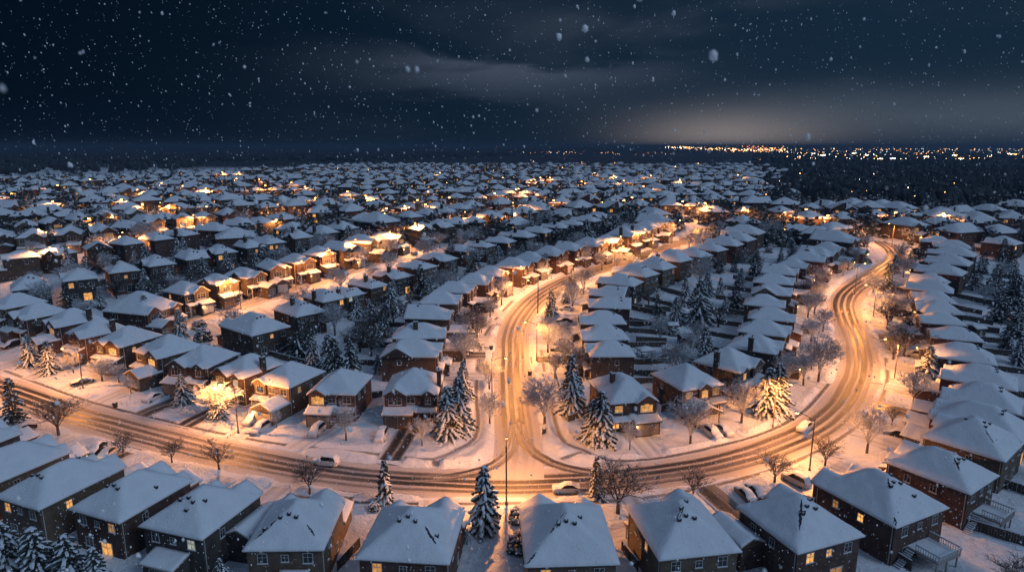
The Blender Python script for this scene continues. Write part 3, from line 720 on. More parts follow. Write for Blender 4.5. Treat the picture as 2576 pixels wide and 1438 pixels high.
for row, pix, n0, refs, grp, sc in ROWS:
    pts = [at(x, y, 8.6) for x, y in pix]; st = STREETS[STREETN[row]]
    for n, (q, p) in enumerate(zip(pix, pts)):
        nb = [(pts[k] - p).length for k in (n - 1, n + 1) if 0 <= k < len(pts)]
        near, dist = nearest(st, p.x, p.y)
        if row in 'JK':
            t = (pts[min(n + 1, len(pts) - 1)] - pts[max(n - 1, 0)]); f = Vector((t.y, -t.x)).normalized(); f = f if f.y < 0 else -f
        else: f = Vector((near[0] - p.x, near[1] - p.y)).normalized()
        if row == 'H':   # back onto the left street: they face away from it
            t = (pts[min(n + 1, len(pts) - 1)] - pts[max(n - 1, 0)]); f = Vector((t.y, -t.x)).normalized(); f = f if f.y > 0 else -f
        lim = min(nb)
        w = min(max(lim * (.71 if row in 'AC' else .74), 7.2), 11.8) / sc * (1.0 if lim < 15 else 1.05); d = min(w * rgp.uniform(1.22, 1.5), 14.5)
        o = dict(plit=LITP.get(row, .12), scale=sc)
        if row in 'CDE' or (row == 'A'): o['bare'] = []
        if row == 'G': o['porch'] = rgp.random() < .4; o['pw'] = rgp.uniform(50, 190)
        if row == 'I': o['porch'] = rgp.random() < .6; o['pw'] = rgp.uniform(80, 320)
        if row in 'HJK': o['porch'] = rgp.random() < .4; o['pw'] = rgp.uniform(80, 300)
        if row == 'D': o['porch'] = n % 3 == 2; o['pw'] = 100
        if (row, n) == ('D', 0): o.update(sidegable=(-1, 2.6, 7.0), brick=1)
        if (row, n) == ('E', 0): o.update(brick=1, lit={})
        if row in 'FH' and n % 4 == 2: o['chim'] = (1, 0); o['chin'] = 1
        if row in 'DCE' and n % 5 == 3: o['sidegable'] = (1 if row == 'D' else -1, 1.5, 6.5)
        if row in 'ACDEFGHIJK' and rgp.random() < .85: o['k'] = rgp.uniform(.56, .78); o['e'] = rgp.uniform(5.6, 6.35)
        if row == 'F' and n > 3: o['k'] = rgp.uniform(.48, .6); o['e'] = 5.5; w *= .92
        o['rt'] = rgp.choice(['hip', 'hip', 'hip', 'hip', 'hy1' if row not in 'FHA' else 'hip'])
        if row in 'FGHIJK' and rgp.random() < .3: o['sidegable'] = (rgp.choice([-1, 1]), rgp.uniform(-1, 2), rgp.uniform(4.5, 6))
        if row in 'FGHIJDE' and rgp.random() < .15 and 'chim' not in o: o['chim'] = (rgp.choice([-1, 1]), rgp.uniform(-2, 2)); o['chin'] = rgp.random() < .5
        lvl = 2 if (row in 'DE' and n < 8) or (row in 'AC' and n < 7) or (row in 'FG' and n < 6) else 1
        if lvl == 1: o['rear'] = row in 'FH'; o['sidewin'] = row in 'IJ'
        if n0 == 0 or row in 'AC':
            place(row, n + n0, (p.x, p.y), front_rot(f.x, f.y), w, d, lvl, o, f'{ordw(n + 1)} {refs}', grp)
# ------------------------------------------------------------------ distant houses
FAR = []
def far_proto(seed):
    rg = random.Random(seed); b = MB(); w, d, e, k = rg.uniform(10.5, 13), rg.uniform(11, 14), 5.8, .55
    hw, hd = w / 2, d / 2
    b.box(-hw, hw, -hd, hd, -3, e - .1, 3 + seed % 3)
    gs = rg.choice([-1, 1])
    rects = [dict(x0=-hw - .4, x1=hw + .4, y0=-hd - .4, y1=hd + .4, e=e, k=k, t=rg.choice(['hip', 'hip', 'hip', 'hy0']))]
    xc = gs * (hw - 2.6); rects.append(dict(x0=xc - 2.5, x1=xc + 2.5, y0=-hd - 1.2, y1=0, e=e, k=k * .95, t='gy'))
    b.box(xc - 2.2, xc + 2.2, -hd - .8, -hd + .3, -3, e - .12, 3 + seed % 3)
    me, hz = make_roof('roof', rects, 1.5, [M['snow']], seed, .26, 1)
    vs = [v.co[:] for v in me.vertices]
    for p in me.polygons: b.add([vs[i] for i in p.vertices], [tuple(range(len(p.vertices)))], (0, 1, 2)[p.material_index] if p.material_index < 2 else 3 + seed % 3)
    gx = -xc * .8
    b.box(xc - 2.4, xc + 2.4, -hd - 4.5, -hd - .81, -3, 2.6, 3 + seed % 3)
    me2, _ = make_roof('roof', [dict(x0=xc - 2.8, x1=xc + 2.8, y0=-hd - 5, y1=-hd - .85, e=2.75, k=.4, t='gy')], 1.6, [M['snow']], seed, .22, 0)
    vs = [v.co[:] for v in me2.vertices]
    for p in me2.polygons: b.add([vs[i] for i in p.vertices], [tuple(range(len(p.vertices)))], min(p.material_index, 1))
    for x, y, z, s in ((xc, -hd - .8, 4.6, -1), (-xc, -hd, 4.6, -1), (-xc, -hd, 1.6, -1), (-hw * .5, hd, 4.6, 1), (hw * .5, hd, 4.6, 1), (hw * .4, hd, 1.6, 1)):
        lit = rg.random() < .38
        b.box(x - .7, x + .7, y - .06 if s < 0 else y - .02, y + .02 if s < 0 else y + .06, z - .65, z + .65, 6 if not lit else 7)
    if seed % 2: b.box(xc - 2.75, xc - 2.42, -hd - 4.9, -hd - 4.56, 1.9, 2.2, 8)
    if seed % 3 == 0: b.box(hw - .2, hw + .5, -.6, .6, -2, e + 3.4, 3 + seed % 3); b.box(hw - .25, hw + .55, -.65, .65, e + 3.401, e + 3.6, 0)
    return b
FAR_MATS = [M['snow'], M['trim'][1], M['trim'][0], M['brick'][0], M['brick'][1], M['brick'][2], M['pane']['dark'], M['pane']['warm'], M['bulbfar']]
FP = [far_proto(s) for s in range(9)]
FPM = [b.mesh('house', FAR_MATS) for b in FP]
HX = [(h[0], h[1]) for h in HOUSES]
STREET_ALL = np.concatenate([R1, R2, R3, R4])
far_y = []; y = 596.0
while y > 403: far_y.append(y); y -= max(3.0, (y - 372) * .088)
RIGHTDARK = lambda px, py: px > 1990 + 45 * math.sin(py * .9) + (py - 440) * .5 + R.uniform(-60, 40) and py < 503 + 5 * math.sin(px / 60)
placed = []
stuffv, stufff, stuffm, nv_ = [], [], [], 0
n_ind, ri = 0, 0
for y in far_y:
    x0 = -20 if y > 444 else -20 + (444 - y) / 34 * 900; x1 = 2600 if y > 498 else 2120
    if y < 412: x1 = 1880
    p0 = at(1288, y, 6); wpx = (15.0 if y > 500 else 12.8) / (p0.y / math.cos(PITCH)) * FPX
    x = x0 + R.uniform(0, wpx); k = 0; hit = False
    while x < x1:
        px, py = x, y + R.uniform(-.25, .25) * max(3.0, (y - 372) * .088) + (math.sin(x / 170 + ri * 1.3) * (y - 380) * .05)
        x += wpx * R.uniform(.93, 1.18)
        if R.random() < .13: continue
        p = at(px, py, 7)
        if RIGHTDARK(px, py) or p.y > 1150: continue
        if min((p.x - a) ** 2 + (p.y - b2) ** 2 for a, b2 in HX) < 15.5 ** 2: continue
        if ((STREET_ALL[:, 0] - p.x) ** 2 + (STREET_ALL[:, 1] - p.y) ** 2).min() < 13 ** 2: continue
        if any((p.x - a) ** 2 + (p.y - b2) ** 2 < (12.6 if y > 500 else 10.8) ** 2 for a, b2 in placed[-300:]): continue
        placed.append((p.x, p.y))
        rot = math.sin(px / 300 + ri * .9) * .5 + .25 + R.choice([0, 0, PI, PI / 2]) + R.uniform(-.3, .3)
        s = R.choice(range(9)); sc = R.uniform(.84, 1.08) * (1 if y > 500 else .88)
        if n_ind < 128:
            if not hit: hit = True; rn = ri
            k += 1; n_ind += 1
            o = link('house', FPM[s], None, (p.x, p.y, p.z), rot); o.scale = (sc,) * 3
            FAR.append((o, px, py, ri)); HOUSES.append((p.x, p.y, rot, 11, 12, None, 'far'))
        else:
            b = FP[s]; v = np.array(b.v) * sc; c, si = math.cos(rot), math.sin(rot)
            v = np.stack([v[:, 0] * c - v[:, 1] * si + p.x, v[:, 0] * si + v[:, 1] * c + p.y, v[:, 2] + p.z], 1)
            stuffv.append(v); stufff += [tuple(i + nv_ for i in f) for f in b.f]; stuffm += b.m; nv_ += len(v)
    if hit: ri += 1
# every far row read from left to right
rows = {}
for o, px, py, r in FAR: rows.setdefault(r, []).append((px, o))
for r, lst in rows.items():
    for k, (px, o) in enumerate(sorted(lst, key=lambda t: t[0])):
        tag(o, f'small snow roofed house, {ordw(k + 1)} from the left in the {ordw(r + 1)} filler row up the hill', 'house', 'small houses in the upper rows')
me = bpy.data.meshes.new('distant_houses'); me.from_pydata(np.concatenate(stuffv).tolist(), [], stufff)
for m in FAR_MATS: me.materials.append(m)
me.polygons.foreach_set('material_index', stuffm); me.update()
tag(link('distant_houses', me), 'hundreds of tiny snow roofed houses fading towards the dark horizon', 'houses', None, 'stuff')
print('houses', len(HOUSES), 'far individual', n_ind)

# ------------------------------------------------------------------ ground, streets, walks
DRIVES = []
for (hx, hy, rot, w, d, ref, row) in list(HOUSES):
    if row in ('A', 'B', 'C', 'D', 'E', 'G', 'F'):
        f = Vector((math.sin(rot), -math.cos(rot))); r_ = Vector((math.cos(rot), math.sin(rot)))
        st = STREETS[STREETN[row]]; a = Vector((hx, hy)) + f * (d / 2 + 1.5)
        near, dist = nearest(st, a.x, a.y)
        if 5 < dist < 26: DRIVES.append((a, Vector((near[0], near[1])), row, rot, w, d, hx, hy))
WALKS = [line_at(p) for p in (
    [(-60, 905), (60, 950), (220, 1008), (430, 1062), (561, 1091), (691, 1115), (830, 1131), (930, 1140), (1021, 1150), (1093, 1154), (1155, 1128), (1193, 1104), (1203, 1060), (1198, 978), (1212, 864), (1246, 805), (1290, 757)],
    [(2085, 965), (2020, 1036), (1924, 1088), (1805, 1122), (1700, 1145), (1626, 1156), (1531, 1158), (1468, 1132), (1420, 1113), (1401, 1075), (1386, 1020), (1372, 950), (1362, 880)],
    [(700, 1243), (900, 1263), (1123, 1267), (1290, 1266), (1520, 1262), (1700, 1240), (1860, 1205), (2000, 1160), (2110, 1105), (2200, 1030), (2232, 960), (2228, 900)],
    [(1411, 1154), (1463, 1137)], [(2190, 962), (2270, 972)], [(1150, 868), (1230, 874)], [(1093, 1154), (1096, 1172)], [(1531, 1158), (1534, 1175)])]
def axis(a, b, fine, lo, hi):
    core = list(np.arange(a, b, fine)); out = core[:]
    s, v = fine, core[-1]
    while v < hi: s = min(s * 1.13, 900); v += s; out.append(v)
    s, v = fine, core[0]
    while v > lo: s = min(s * 1.13, 900); v -= s; out.insert(0, v)
    return np.array(out)
gx, gy = axis(-115, 130, .62, -16000, 16000), axis(56, 225, .62, -800, 15000)
GX, GY = np.meshgrid(gx, gy); GZ = zt(GY).astype(float)
nearm = (GY > 40) & (GY < 420) & (np.abs(GX) < 330)
Xn, Yn = GX[nearm], GY[nearm]
droad = np.minimum(np.minimum(seg_dist(Xn, Yn, R1), seg_dist(Xn, Yn, R2)), np.minimum(seg_dist(Xn, Yn, R3), seg_dist(Xn, Yn, R4)))
droad = np.minimum(droad, np.minimum(seg_dist(Xn, Yn, TLs), seg_dist(Xn, Yn, TRs)) + 1.6)
dwalk = np.full(Xn.shape, 1e9)
for wl in WALKS: dwalk = np.minimum(dwalk, seg_dist(Xn, Yn, wl))
ddrv = np.full(Xn.shape, 1e9)
for a, b, *_ in DRIVES:
    if a.y < 200: ddrv = np.minimum(ddrv, seg_dist(Xn, Yn, np.array([(a.x, a.y), (b.x, b.y)])))
def ss(x, a, b):
    t = np.clip((x - a) / (b - a), 0, 1); return t * t * (3 - 2 * t)
lump = (vnoise(Xn * .35, Yn * .35, 3) - .5) * .3 + (vnoise(Xn * .9, Yn * .9, 4) - .5) * .18 + (vnoise(Xn * 2.1, Yn * 2.1, 9) - .5) * .07
bank = np.exp(-((droad - 6.0) / 1.1) ** 2) * (.28 + .6 * np.maximum(0, vnoise(Xn * .33, Yn * .33, 8) - .3))
dep = .34 + lump + bank + np.exp(-((dwalk - 1.7) / .5) ** 2) * .16
dep = np.where(ddrv < 4, dep * (.12 + .88 * ss(ddrv, 2.3, 3.4)), dep)
dep = dep * ss(dwalk, .65, 1.25) + -.02 * (1 - ss(dwalk, .65, 1.25))
dep = dep * ss(droad, 4.0, 5.3) - .12 * (1 - ss(droad, 4.0, 5.3))
GZ[nearm] += dep
GZ[~nearm] += .3
ground = link('ground', gridmesh('ground', GX, GY, GZ, [M['ground']])); ground['kind'] = 'structure'
def ribbon(name, line, halfw, lift, mat, n=7, v0=0.0, fade=(0, 0)):
    t = np.gradient(line, axis=0); t /= np.linalg.norm(t, axis=1)[:, None] + 1e-9; nn = np.stack([t[:, 1], -t[:, 0]], 1)
    u = np.linspace(-halfw, halfw, n); s = np.concatenate([[0], np.cumsum(np.linalg.norm(np.diff(line, axis=0), axis=1))]) + v0
    X = line[:, :1] + nn[:, :1] * u; Y = line[:, 1:] + nn[:, 1:] * u
    uv = np.stack([np.broadcast_to(u, X.shape), np.broadcast_to(s[:, None], X.shape)], -1)
    o = link(name, gridmesh(name, X, Y, zt(Y) + lift, [mat], uv)); ls = s - v0
    wear = np.minimum(ss(ls, 0, fade[0] + 1e-3), ss(ls[-1] - ls, 0, fade[1] + 1e-3)); wear = np.ones(len(ls)) if fade == (0, 0) else wear
    o.data.attributes.new('wear', 'FLOAT', 'POINT').data.foreach_set('value', np.repeat(wear, n).astype(np.float32)); o['kind'] = 'structure'
    return o
ribbon('road', R1, 4.7, .02, M['road']); ribbon('road', R2, 4.4, .03, M['road'], v0=40, fade=(26, 0)); ribbon('road', R3, 4.4, .02, M['quiet'], v0=90); ribbon('road', R4, 4.4, .02, M['quiet'], v0=300)
ribbon('road', TLs, 1.9, .04, M['track'], v0=10, fade=(14, 16)); ribbon('road', TRs, 1.9, .05, M['track'], v0=70, fade=(14, 16))
for k, wl in enumerate(WALKS): ribbon('pavement', wl, .75 if k < 3 else .55, .05, M['walk'], 4, 37.0 * k)
SCRAPED = [k for k, q in enumerate(DRIVES) if (q[2] == 'B' and (q[6] > -30 or -70 < q[6] < -55)) or (q[2] == 'A' and k % 4 == 1) or (q[2] in 'DE' and k % 4 == 0)]
for k, (a, b, row, rot, w, d, hx, hy) in enumerate(DRIVES):
    if a.y > 190: continue
    L = (b - a).length; e = b - (b - a) / L * 4.6
    ts = np.linspace(0, 1, max(6, int(L))); ln = np.array([(a.x + (e.x - a.x) * t, a.y + (e.y - a.y) * t) for t in ts])
    lift = .17 - .155 * ss((L - 4.6) * (1 - ts), 3.2, .2)
    ribbon('driveway', ln, 2.3, lift[:, None], M['scraped' if k in SCRAPED else 'drive'], 4, 21.0 * k)
hl = MB()
# low wooded hills along the horizon
for (xa, xb, yd, hh, sd) in ((-5200, -300, 5200, 34, 1), (-900, 1100, 3600, 40, 2), (900, 6500, 7000, 40, 3)):
    n = 90; xs = np.linspace(xa, xb, n); pr = np.sin(np.linspace(0, PI, n)) ** .5 * hh * (.55 + .6 * vnoise(np.linspace(0, 9, n), np.zeros(n), sd)); base = float(zt(4000)) - 30
    X = np.stack([xs] * 5); Y = np.stack([np.full(n, yd + q) for q in (-700, -300, 0, 300, 700)]); Z = np.stack([np.full(n, base), base + 30 + pr * .6, base + 30 + pr, base + 30 + pr * .6, np.full(n, base)])
    o = link('hills', gridmesh('hills', X, Y, Z, [M['hill']])); o['kind'] = 'structure'

# ------------------------------------------------------------------ woods beyond the houses: one far mass
wb = MB()
def far_tree(p, h, w):
    if R.random() < .35:
        n = 5; top = (p.x, p.y, p.z + h * 1.15); ring = [(p.x + w * .5 * math.cos(2 * PI * i / n + h), p.y + w * .5 * math.sin(2 * PI * i / n + h), p.z + .6) for i in range(n)]
        wb.add([top] + ring, [(0, 1 + i, 1 + (i + 1) % n) for i in range(n)], 0)
    else: wb.blob((p.x, p.y, p.z + h * .5), w * .5, w * .5, h * .5, 0, R, .35)
for _ in range(5200):
    q = R.random()
    if q < .5: px, py = R.uniform(1900, 2640), R.uniform(396, 512)
    elif q < .9: px = R.uniform(-60, 2640); py = R.uniform(392, 446) if px < 500 else R.uniform(385, 405)
    else: px, py = R.uniform(-60, 2640), R.uniform(384, 396)
    if px < 1900 and py > 444 - max(0, px) / 900 * 34 - 4: continue
    if px > 1880 and py > 404 and not RIGHTDARK(px, py): continue
    p = at(px, py, 3)
    if p.y > 5000: continue
    s = 1 + max(0, p.y - 700) / 900
    far_tree(p, R.uniform(6, 12) * min(s, 1.6), R.uniform(6, 11) * min(s, 2.5))
tb = MB()
def garden_tree(p, h, fine=1.0):
    """a small snowy tree made of many uneven clumps, for the far gardens"""
    if R.random() < .45:
        tb.tube((p.x, p.y, p.z - .5), (p.x, p.y, p.z + h * .3), .25, .2, 4, 1)
        for q in range(int(11 * fine ** 2.4)):
            a, r = R.uniform(0, 2 * PI), R.uniform(0, 1) ** .5 * h * .27; k = h / fine
            tb.blob((p.x + r * math.cos(a), p.y + r * math.sin(a), p.z + h * (.35 + .6 * R.random() * (1 - r / h))), k * .085, k * .085, k * .06, 0 if R.random() < .7 else 2, R, .4)
    else:
        nl = int(6 * fine)
        for lv in range(nl):
            zz, rr = p.z + h * (.1 + .93 * lv / nl), h * .26 * (1 - lv / (nl + .4)); nb = int((6 - 3 * lv / nl) * fine)
            for q in range(nb):
                a = q * 2 * PI / nb + lv + R.random(); tb.blob((p.x + rr * .7 * math.cos(a), p.y + rr * .7 * math.sin(a), zz + R.uniform(-.3, .3)), rr * .5 / fine ** .6, rr * .5 / fine ** .6, h * .07 / fine, 1 if R.random() < .68 else 2, R, .4)
HXA = np.array([(h[0], h[1]) for h in HOUSES] + placed)
for _ in range(4600):
    px, py = R.uniform(-40, 2620), 410 + 190 * R.random() ** 1.6
    if RIGHTDARK(px, py) or (px < 900 and py < 444 - px / 900 * 34): continue
    p = at(px, py, 4)
    if ((HXA[:, 0] - p.x) ** 2 + (HXA[:, 1] - p.y) ** 2).min() < 7.6 ** 2 or ((STREET_ALL[:, 0] - p.x) ** 2 + (STREET_ALL[:, 1] - p.y) ** 2).min() < 7 ** 2: continue
    h = R.uniform(5, 11)
    garden_tree(p, h)
for _ in range(1900):   # the woods go on to either side of the town
    sd = R.choice([-1, 1, 1]); yy = R.uniform(60, 900); xx = sd * (.815 * yy + 14 + R.random() ** 1.5 * 330); p = Vector((xx, yy, float(zt(yy))))
    if yy > 380: far_tree(p, R.uniform(6, 12), R.uniform(5, 9))
    elif R.random() < .8: garden_tree(p, R.uniform(6, 11), 2.2 if yy < 220 else 1.4)
tag(link('distant_woods', wb, mats=[M['farwood']]), 'dark bare woodland massed beyond the last houses', 'woods', None, 'stuff')
tag(link('distant_trees', tb, mats=[M['farwood'], M['needle'], M['twig']]), 'dim snowy garden trees scattered between the far rows of houses', 'trees', None, 'stuff')

# ------------------------------------------------------------------ lights of the town on the horizon
cb_ = MB()
def dot(px, py, D, s, m):
    dx, dz = ray(px, py); c = (dx * D, D, CAMZ + dz * D); r = s * D / 650 / 2
    cb_.add([(c[0] + r, c[1], c[2]), (c[0], c[1] + r, c[2]), (c[0] - r, c[1], c[2]), (c[0], c[1] - r, c[2]), (c[0], c[1], c[2] + r), (c[0], c[1], c[2] - r)],
            [(0, 1, 4), (1, 2, 4), (2, 3, 4), (3, 0, 4), (1, 0, 5), (2, 1, 5), (3, 2, 5), (0, 3, 5)], m)
for _ in range(170):
    t = R.random() ** 1.2; dot(1690 + 280 * t + R.gauss(0, 10), 370 + 9 * t + abs(R.gauss(0, 3.2)) - 1.5, R.uniform(2900, 3200), R.uniform(.4, 1.0), R.choice([0, 0, 0, 1, 1]))
for _ in range(70): dot(R.gauss(1915, 35), 376 + R.gauss(0, 5), R.uniform(2900, 3200), R.uniform(.5, 1.3), R.choice([0, 0, 0, 3]))
for _ in range(260):
    px = R.uniform(1960, 2620); py = 374 + R.random() ** 1.8 * 26; dot(px, py, min(2900, at(px, py, 16).y), R.uniform(.3, .85), R.choice([0, 0, 1, 2, 0, 0]))
for _ in range(12):
    px, py = R.uniform(1980, 2600), R.uniform(385, 400)
    for q in range(6): dot(px + q * 2.2 + R.uniform(-1, 1), py + R.uniform(-1, 1), min(2500, at(px, py, 16).y), R.uniform(.6, 1.2), R.choice([0, 1, 2]))
for _ in range(60):
    px = R.uniform(1180, 1700); dot(px, 381 + R.random() * 8, 2800, R.uniform(.3, .6), R.choice([0, 1, 3]))
for _ in range(22):
    px, py = R.uniform(2060, 2590), R.uniform(402, 500); p = at(px, py, 9); dot(px, py, p.y, R.uniform(.4, .9), R.choice([0, 0, 1, 2]))
tag(link('city_lights', cb_, mats=M['city']), 'glittering amber and white lights of a distant town on the horizon', 'lights', None, 'stuff')

# ------------------------------------------------------------------ street lamps
def lamp_meshes(arm, H, far=False):
    p = MB(); p.tube((0, 0, -1), (0, 0, H), .15, .10, 8); p.tube((0, 0, -.2), (0, 0, .5), .24, .2, 8)
    a = MB(); n = 6; pts = [(arm * t, 0, H - .5 + .75 * math.sin(t * PI * .5)) for t in [k / n for k in range(n + 1)]]
    for q in range(n): a.tube(pts[q], pts[q + 1], .055, .05, 6)
    a.tube((0, 0, H - 1.3), (arm * .35, 0, pts[2][2]), .03, .03, 5)
    h = MB(); z = pts[-1][2]
    h.add([(arm - .1, -.1, z + .06), (arm - .1, .1, z + .06), (arm + .3, .2, z + .1), (arm + .3, -.2, z + .1), (arm + .75, .12, z + .04), (arm + .75, -.12, z + .04),
           (arm - .1, -.1, z - .08), (arm - .1, .1, z - .08), (arm + .3, .22, z - .1), (arm + .3, -.22, z - .1), (arm + .75, .14, z - .08), (arm + .75, -.14, z - .08)],
          [(0, 3, 2, 1), (3, 5, 4, 2), (6, 7, 8, 9), (9, 8, 10, 11), (0, 1, 7, 6), (1, 2, 8, 7), (2, 4, 10, 8), (4, 5, 11, 10), (5, 3, 9, 11), (3, 0, 6, 9)])
    h.blob((arm + .3, 0, z + .12), .34, .17, .09, 1)
    bl = MB(); r = .2 if not far else .46; bl.blob((arm + .32, 0, z - .14 - r * .3), r * 1.3, r, r * .7, 0, R, .02)
    return [p.mesh('pole', [M['pole']]), p.mesh('pole', [M['metal']]), a.mesh('arm', [M['metal']]), h.mesh('lamp_head', [M['metal'], M['treesnow']]),
            bl.mesh('bulb', [M['bulbfar' if far else 'bulb']], True), (arm + .32, 0, z - .75 if not far else z - .75)]
LM = lamp_meshes(2.6, 9.6); LMF = lamp_meshes(2.2, 7.8, True)
LCOL = (1, .365, .09)
def throw(l):
    """a road luminaire's spread: more light thrown sideways along the street, cut off near the horizontal"""
    l.use_nodes = True; nt = l.node_tree; em = next(n for n in nt.nodes if n.type == 'EMISSION')
    g = nt.nodes.new('ShaderNodeNewGeometry'); sx = nt.nodes.new('ShaderNodeSeparateXYZ'); nt.links.new(g.outputs['Incoming'], sx.inputs[0])
    c = mth(nt, 'ABSOLUTE', sx.outputs[2])
    nt.links.new(mth(nt, 'MULTIPLY', mth(nt, 'POWER', mth(nt, 'MAXIMUM', c, .05), -.8), sstep(nt, c, .07, .3)), em.inputs['Strength'])
LAMPS = []
def lamp(px, py, ang, power, label, dark=False, far=False, on=True, h=0.0, group='street lamps'):
    p = at(px, py, h)
    if far:
        for _ in range(30):
            if ((HXA[:, 0] - p.x) ** 2 + (HXA[:, 1] - p.y) ** 2).min() > 8.5 ** 2: break
            p.y -= 1.0; p.x *= p.y / (p.y + 1.0); p.z = float(zt(p.y))
    lm = LMF if far else LM
    root = bpy.data.objects.new('street_lamp', None); COL.objects.link(root); root.location = (p.x, p.y, p.z + .1); root.rotation_euler = (0, 0, math.radians(ang))
    tag(root, label, 'street lamp', group); LAMPS.append(root)
    link('pole', lm[1 if dark else 0], root); link('arm', lm[2], root); link('lamp_head', lm[3], root)
    if on:
        link('bulb', lm[4], root)
        l = bpy.data.lights.new('lamp_light', 'SPOT'); l.color = LCOL; l.energy = power; l.shadow_soft_size = .16; l.spot_size = math.radians(172); l.spot_blend = .05; throw(l)
        lo = link('lamp_light', l, root, lm[5])
    return root
K = 9000
NEARL = [(-75, 985, -50, 1.0, 'lit street lamp beside the main road at the picture edge'), (210, 980, 195, .8, 'lit wooden street lamp pole left of the snowy pines on the main road'),
    (600, 1090, 170, 1.15, 'lit wooden street lamp pole beside two parked cars and an amber glowing tree'), (1274, 1270, 90, 1.35, 'tall dark street lamp facing the road junction'),
    (2036, 1186, 135, 1.0, 'dark street lamp with a curved arm over the bend of the main road'), (1944, 1075, -55, .8, 'pale street lamp pole in front of the broad spruce by the bend'),
    (2249, 957, 168, 1.35, 'lit street lamp with a bright globe reaching over the right street'), (2196, 800, 175, 1.15, 'street lamp halfway up the right street beside frosted trees'),
    (2150, 740, 20, .8, 'street lamp on the inner kerb of the right street by the upper bend'), (2243, 622, 200, 1.1, 'lit street lamp at the top end of the right street'),
    (1350, 908, 165, 1.3, 'street lamp with a long arm on the middle street beside an amber tree'), (1353, 788, 170, 1.2, 'street lamp at the first bend of the middle street'),
    (1290, 745, -25, .7, 'street lamp beside the amber glowing tree on the middle street left kerb'), (1471, 728, 165, 1.0, 'street lamp by the second bend of the middle street'), (1578, 660, 190, 1.0, 'street lamp where the middle street straightens, among dark trees'),
    (1690, 612, -30, 1.0, 'street lamp near the top of the middle street'), (1768, 560, 200, 1.1, 'street lamp at the top end of the middle street'),
    (607, 783, 160, 1.1, 'street lamp at the near end of the left street by two snowy cars'), (848, 703, 165, 1.1, 'street lamp on the left street beside round frosted trees'), (1000, 648, 160, 1.3, 'street lamp midway up the left street'),
    (1063, 622, 165, 1.4, 'street lamp on the left street in front of amber lit house walls'), (1186, 588, 165, .8, 'street lamp two thirds up the left street'), (1305, 560, 165, .9, 'street lamp at the top end of the left street'),
    (745, 729, -20, .7, 'street lamp between near and far sides of the left street'), (150, 692, 160, 1.6, 'street lamp in the dim upper left street by amber house fronts'), (330, 650, 160, 1.4, 'street lamp further along the dim upper left street'),
    (120, 640, 160, 1.3, 'street lamp in the third lane up the left edge'), (420, 560, 160, 1.5, 'street lamp in the lane above the upper left street'), (880, 668, -20, .9, 'street lamp on the far kerb of the left street by the frosted trees'), (1640, 640, 170, 1.0, 'street lamp on the middle street among frosted trees'), (1545, 688, -20, .9, 'street lamp on the left kerb of the middle street past its second bend'), (1238, 1010, 0, .7, 'street lamp on the west kerb of the middle street near the junction'), (505, 598, 160, 1.7, 'street lamp among the houses at the middle of the upper left street'), (715, 566, 160, 1.6, 'street lamp at the end of the upper left street')]
for i, (px, py, a, pw, lab) in enumerate(NEARL): lamp(px, py, a, K * pw, lab, dark=i in (3, 4, 11))
FARL = [(134, 468), (234, 452), (400, 462), (454, 469), (520, 476), (340, 477), (132, 508), (315, 503), (207, 551), (552, 434), (603, 435), (587, 451), (651, 451), (675, 469), (724, 461), (758, 472), (793, 499), (708, 552), (369, 516), (433, 520), (523, 521), (270, 543), (16, 490),
    (848, 425), (930, 428), (1112, 436), (884, 481), (917, 495), (1069, 484), (1041, 505), (981, 526), (1010, 518), (1080, 517), (1141, 499), (1239, 489), (1262, 449), (1288, 471), (1310, 474), (1344, 453), (1367, 448), (1388, 446), (1363, 492), (1336, 484), (1394, 507), (1305, 541),
    (1419, 423), (1345, 407), (1465, 409), (1502, 436), (1537, 443), (1471, 458), (1563, 454), (1543, 410), (1703, 420), (1761, 412), (1642, 443), (1705, 454), (1860, 441), (1962, 457), (2012, 437), (1910, 402), (2145, 501), (2238, 533), (2090, 544), (1970, 536), (1761, 513), (1715, 508), (2391, 525), (2389, 544), (2040, 530), (1880, 520), (2480, 545), (1600, 500), (1460, 505), (1620, 470)]
FARL.sort(key=lambda t: (-round(t[1] / 22), t[0]))
fr = {}
for px, py in FARL: fr.setdefault(-round(py / 22), []).append((px, py))
for bi, key in enumerate(sorted(fr)):
    for j, (px, py) in enumerate(sorted(fr[key])):
        lamp(px, py, R.uniform(0, 360), K * R.uniform(.25, .7), f'tiny glowing lamp, {ordw(j + 1)} from the left in the {ordw(bi + 1)} band of far lamps', far=True, h=7.4, group='far street lamps')
HAZE = .00042
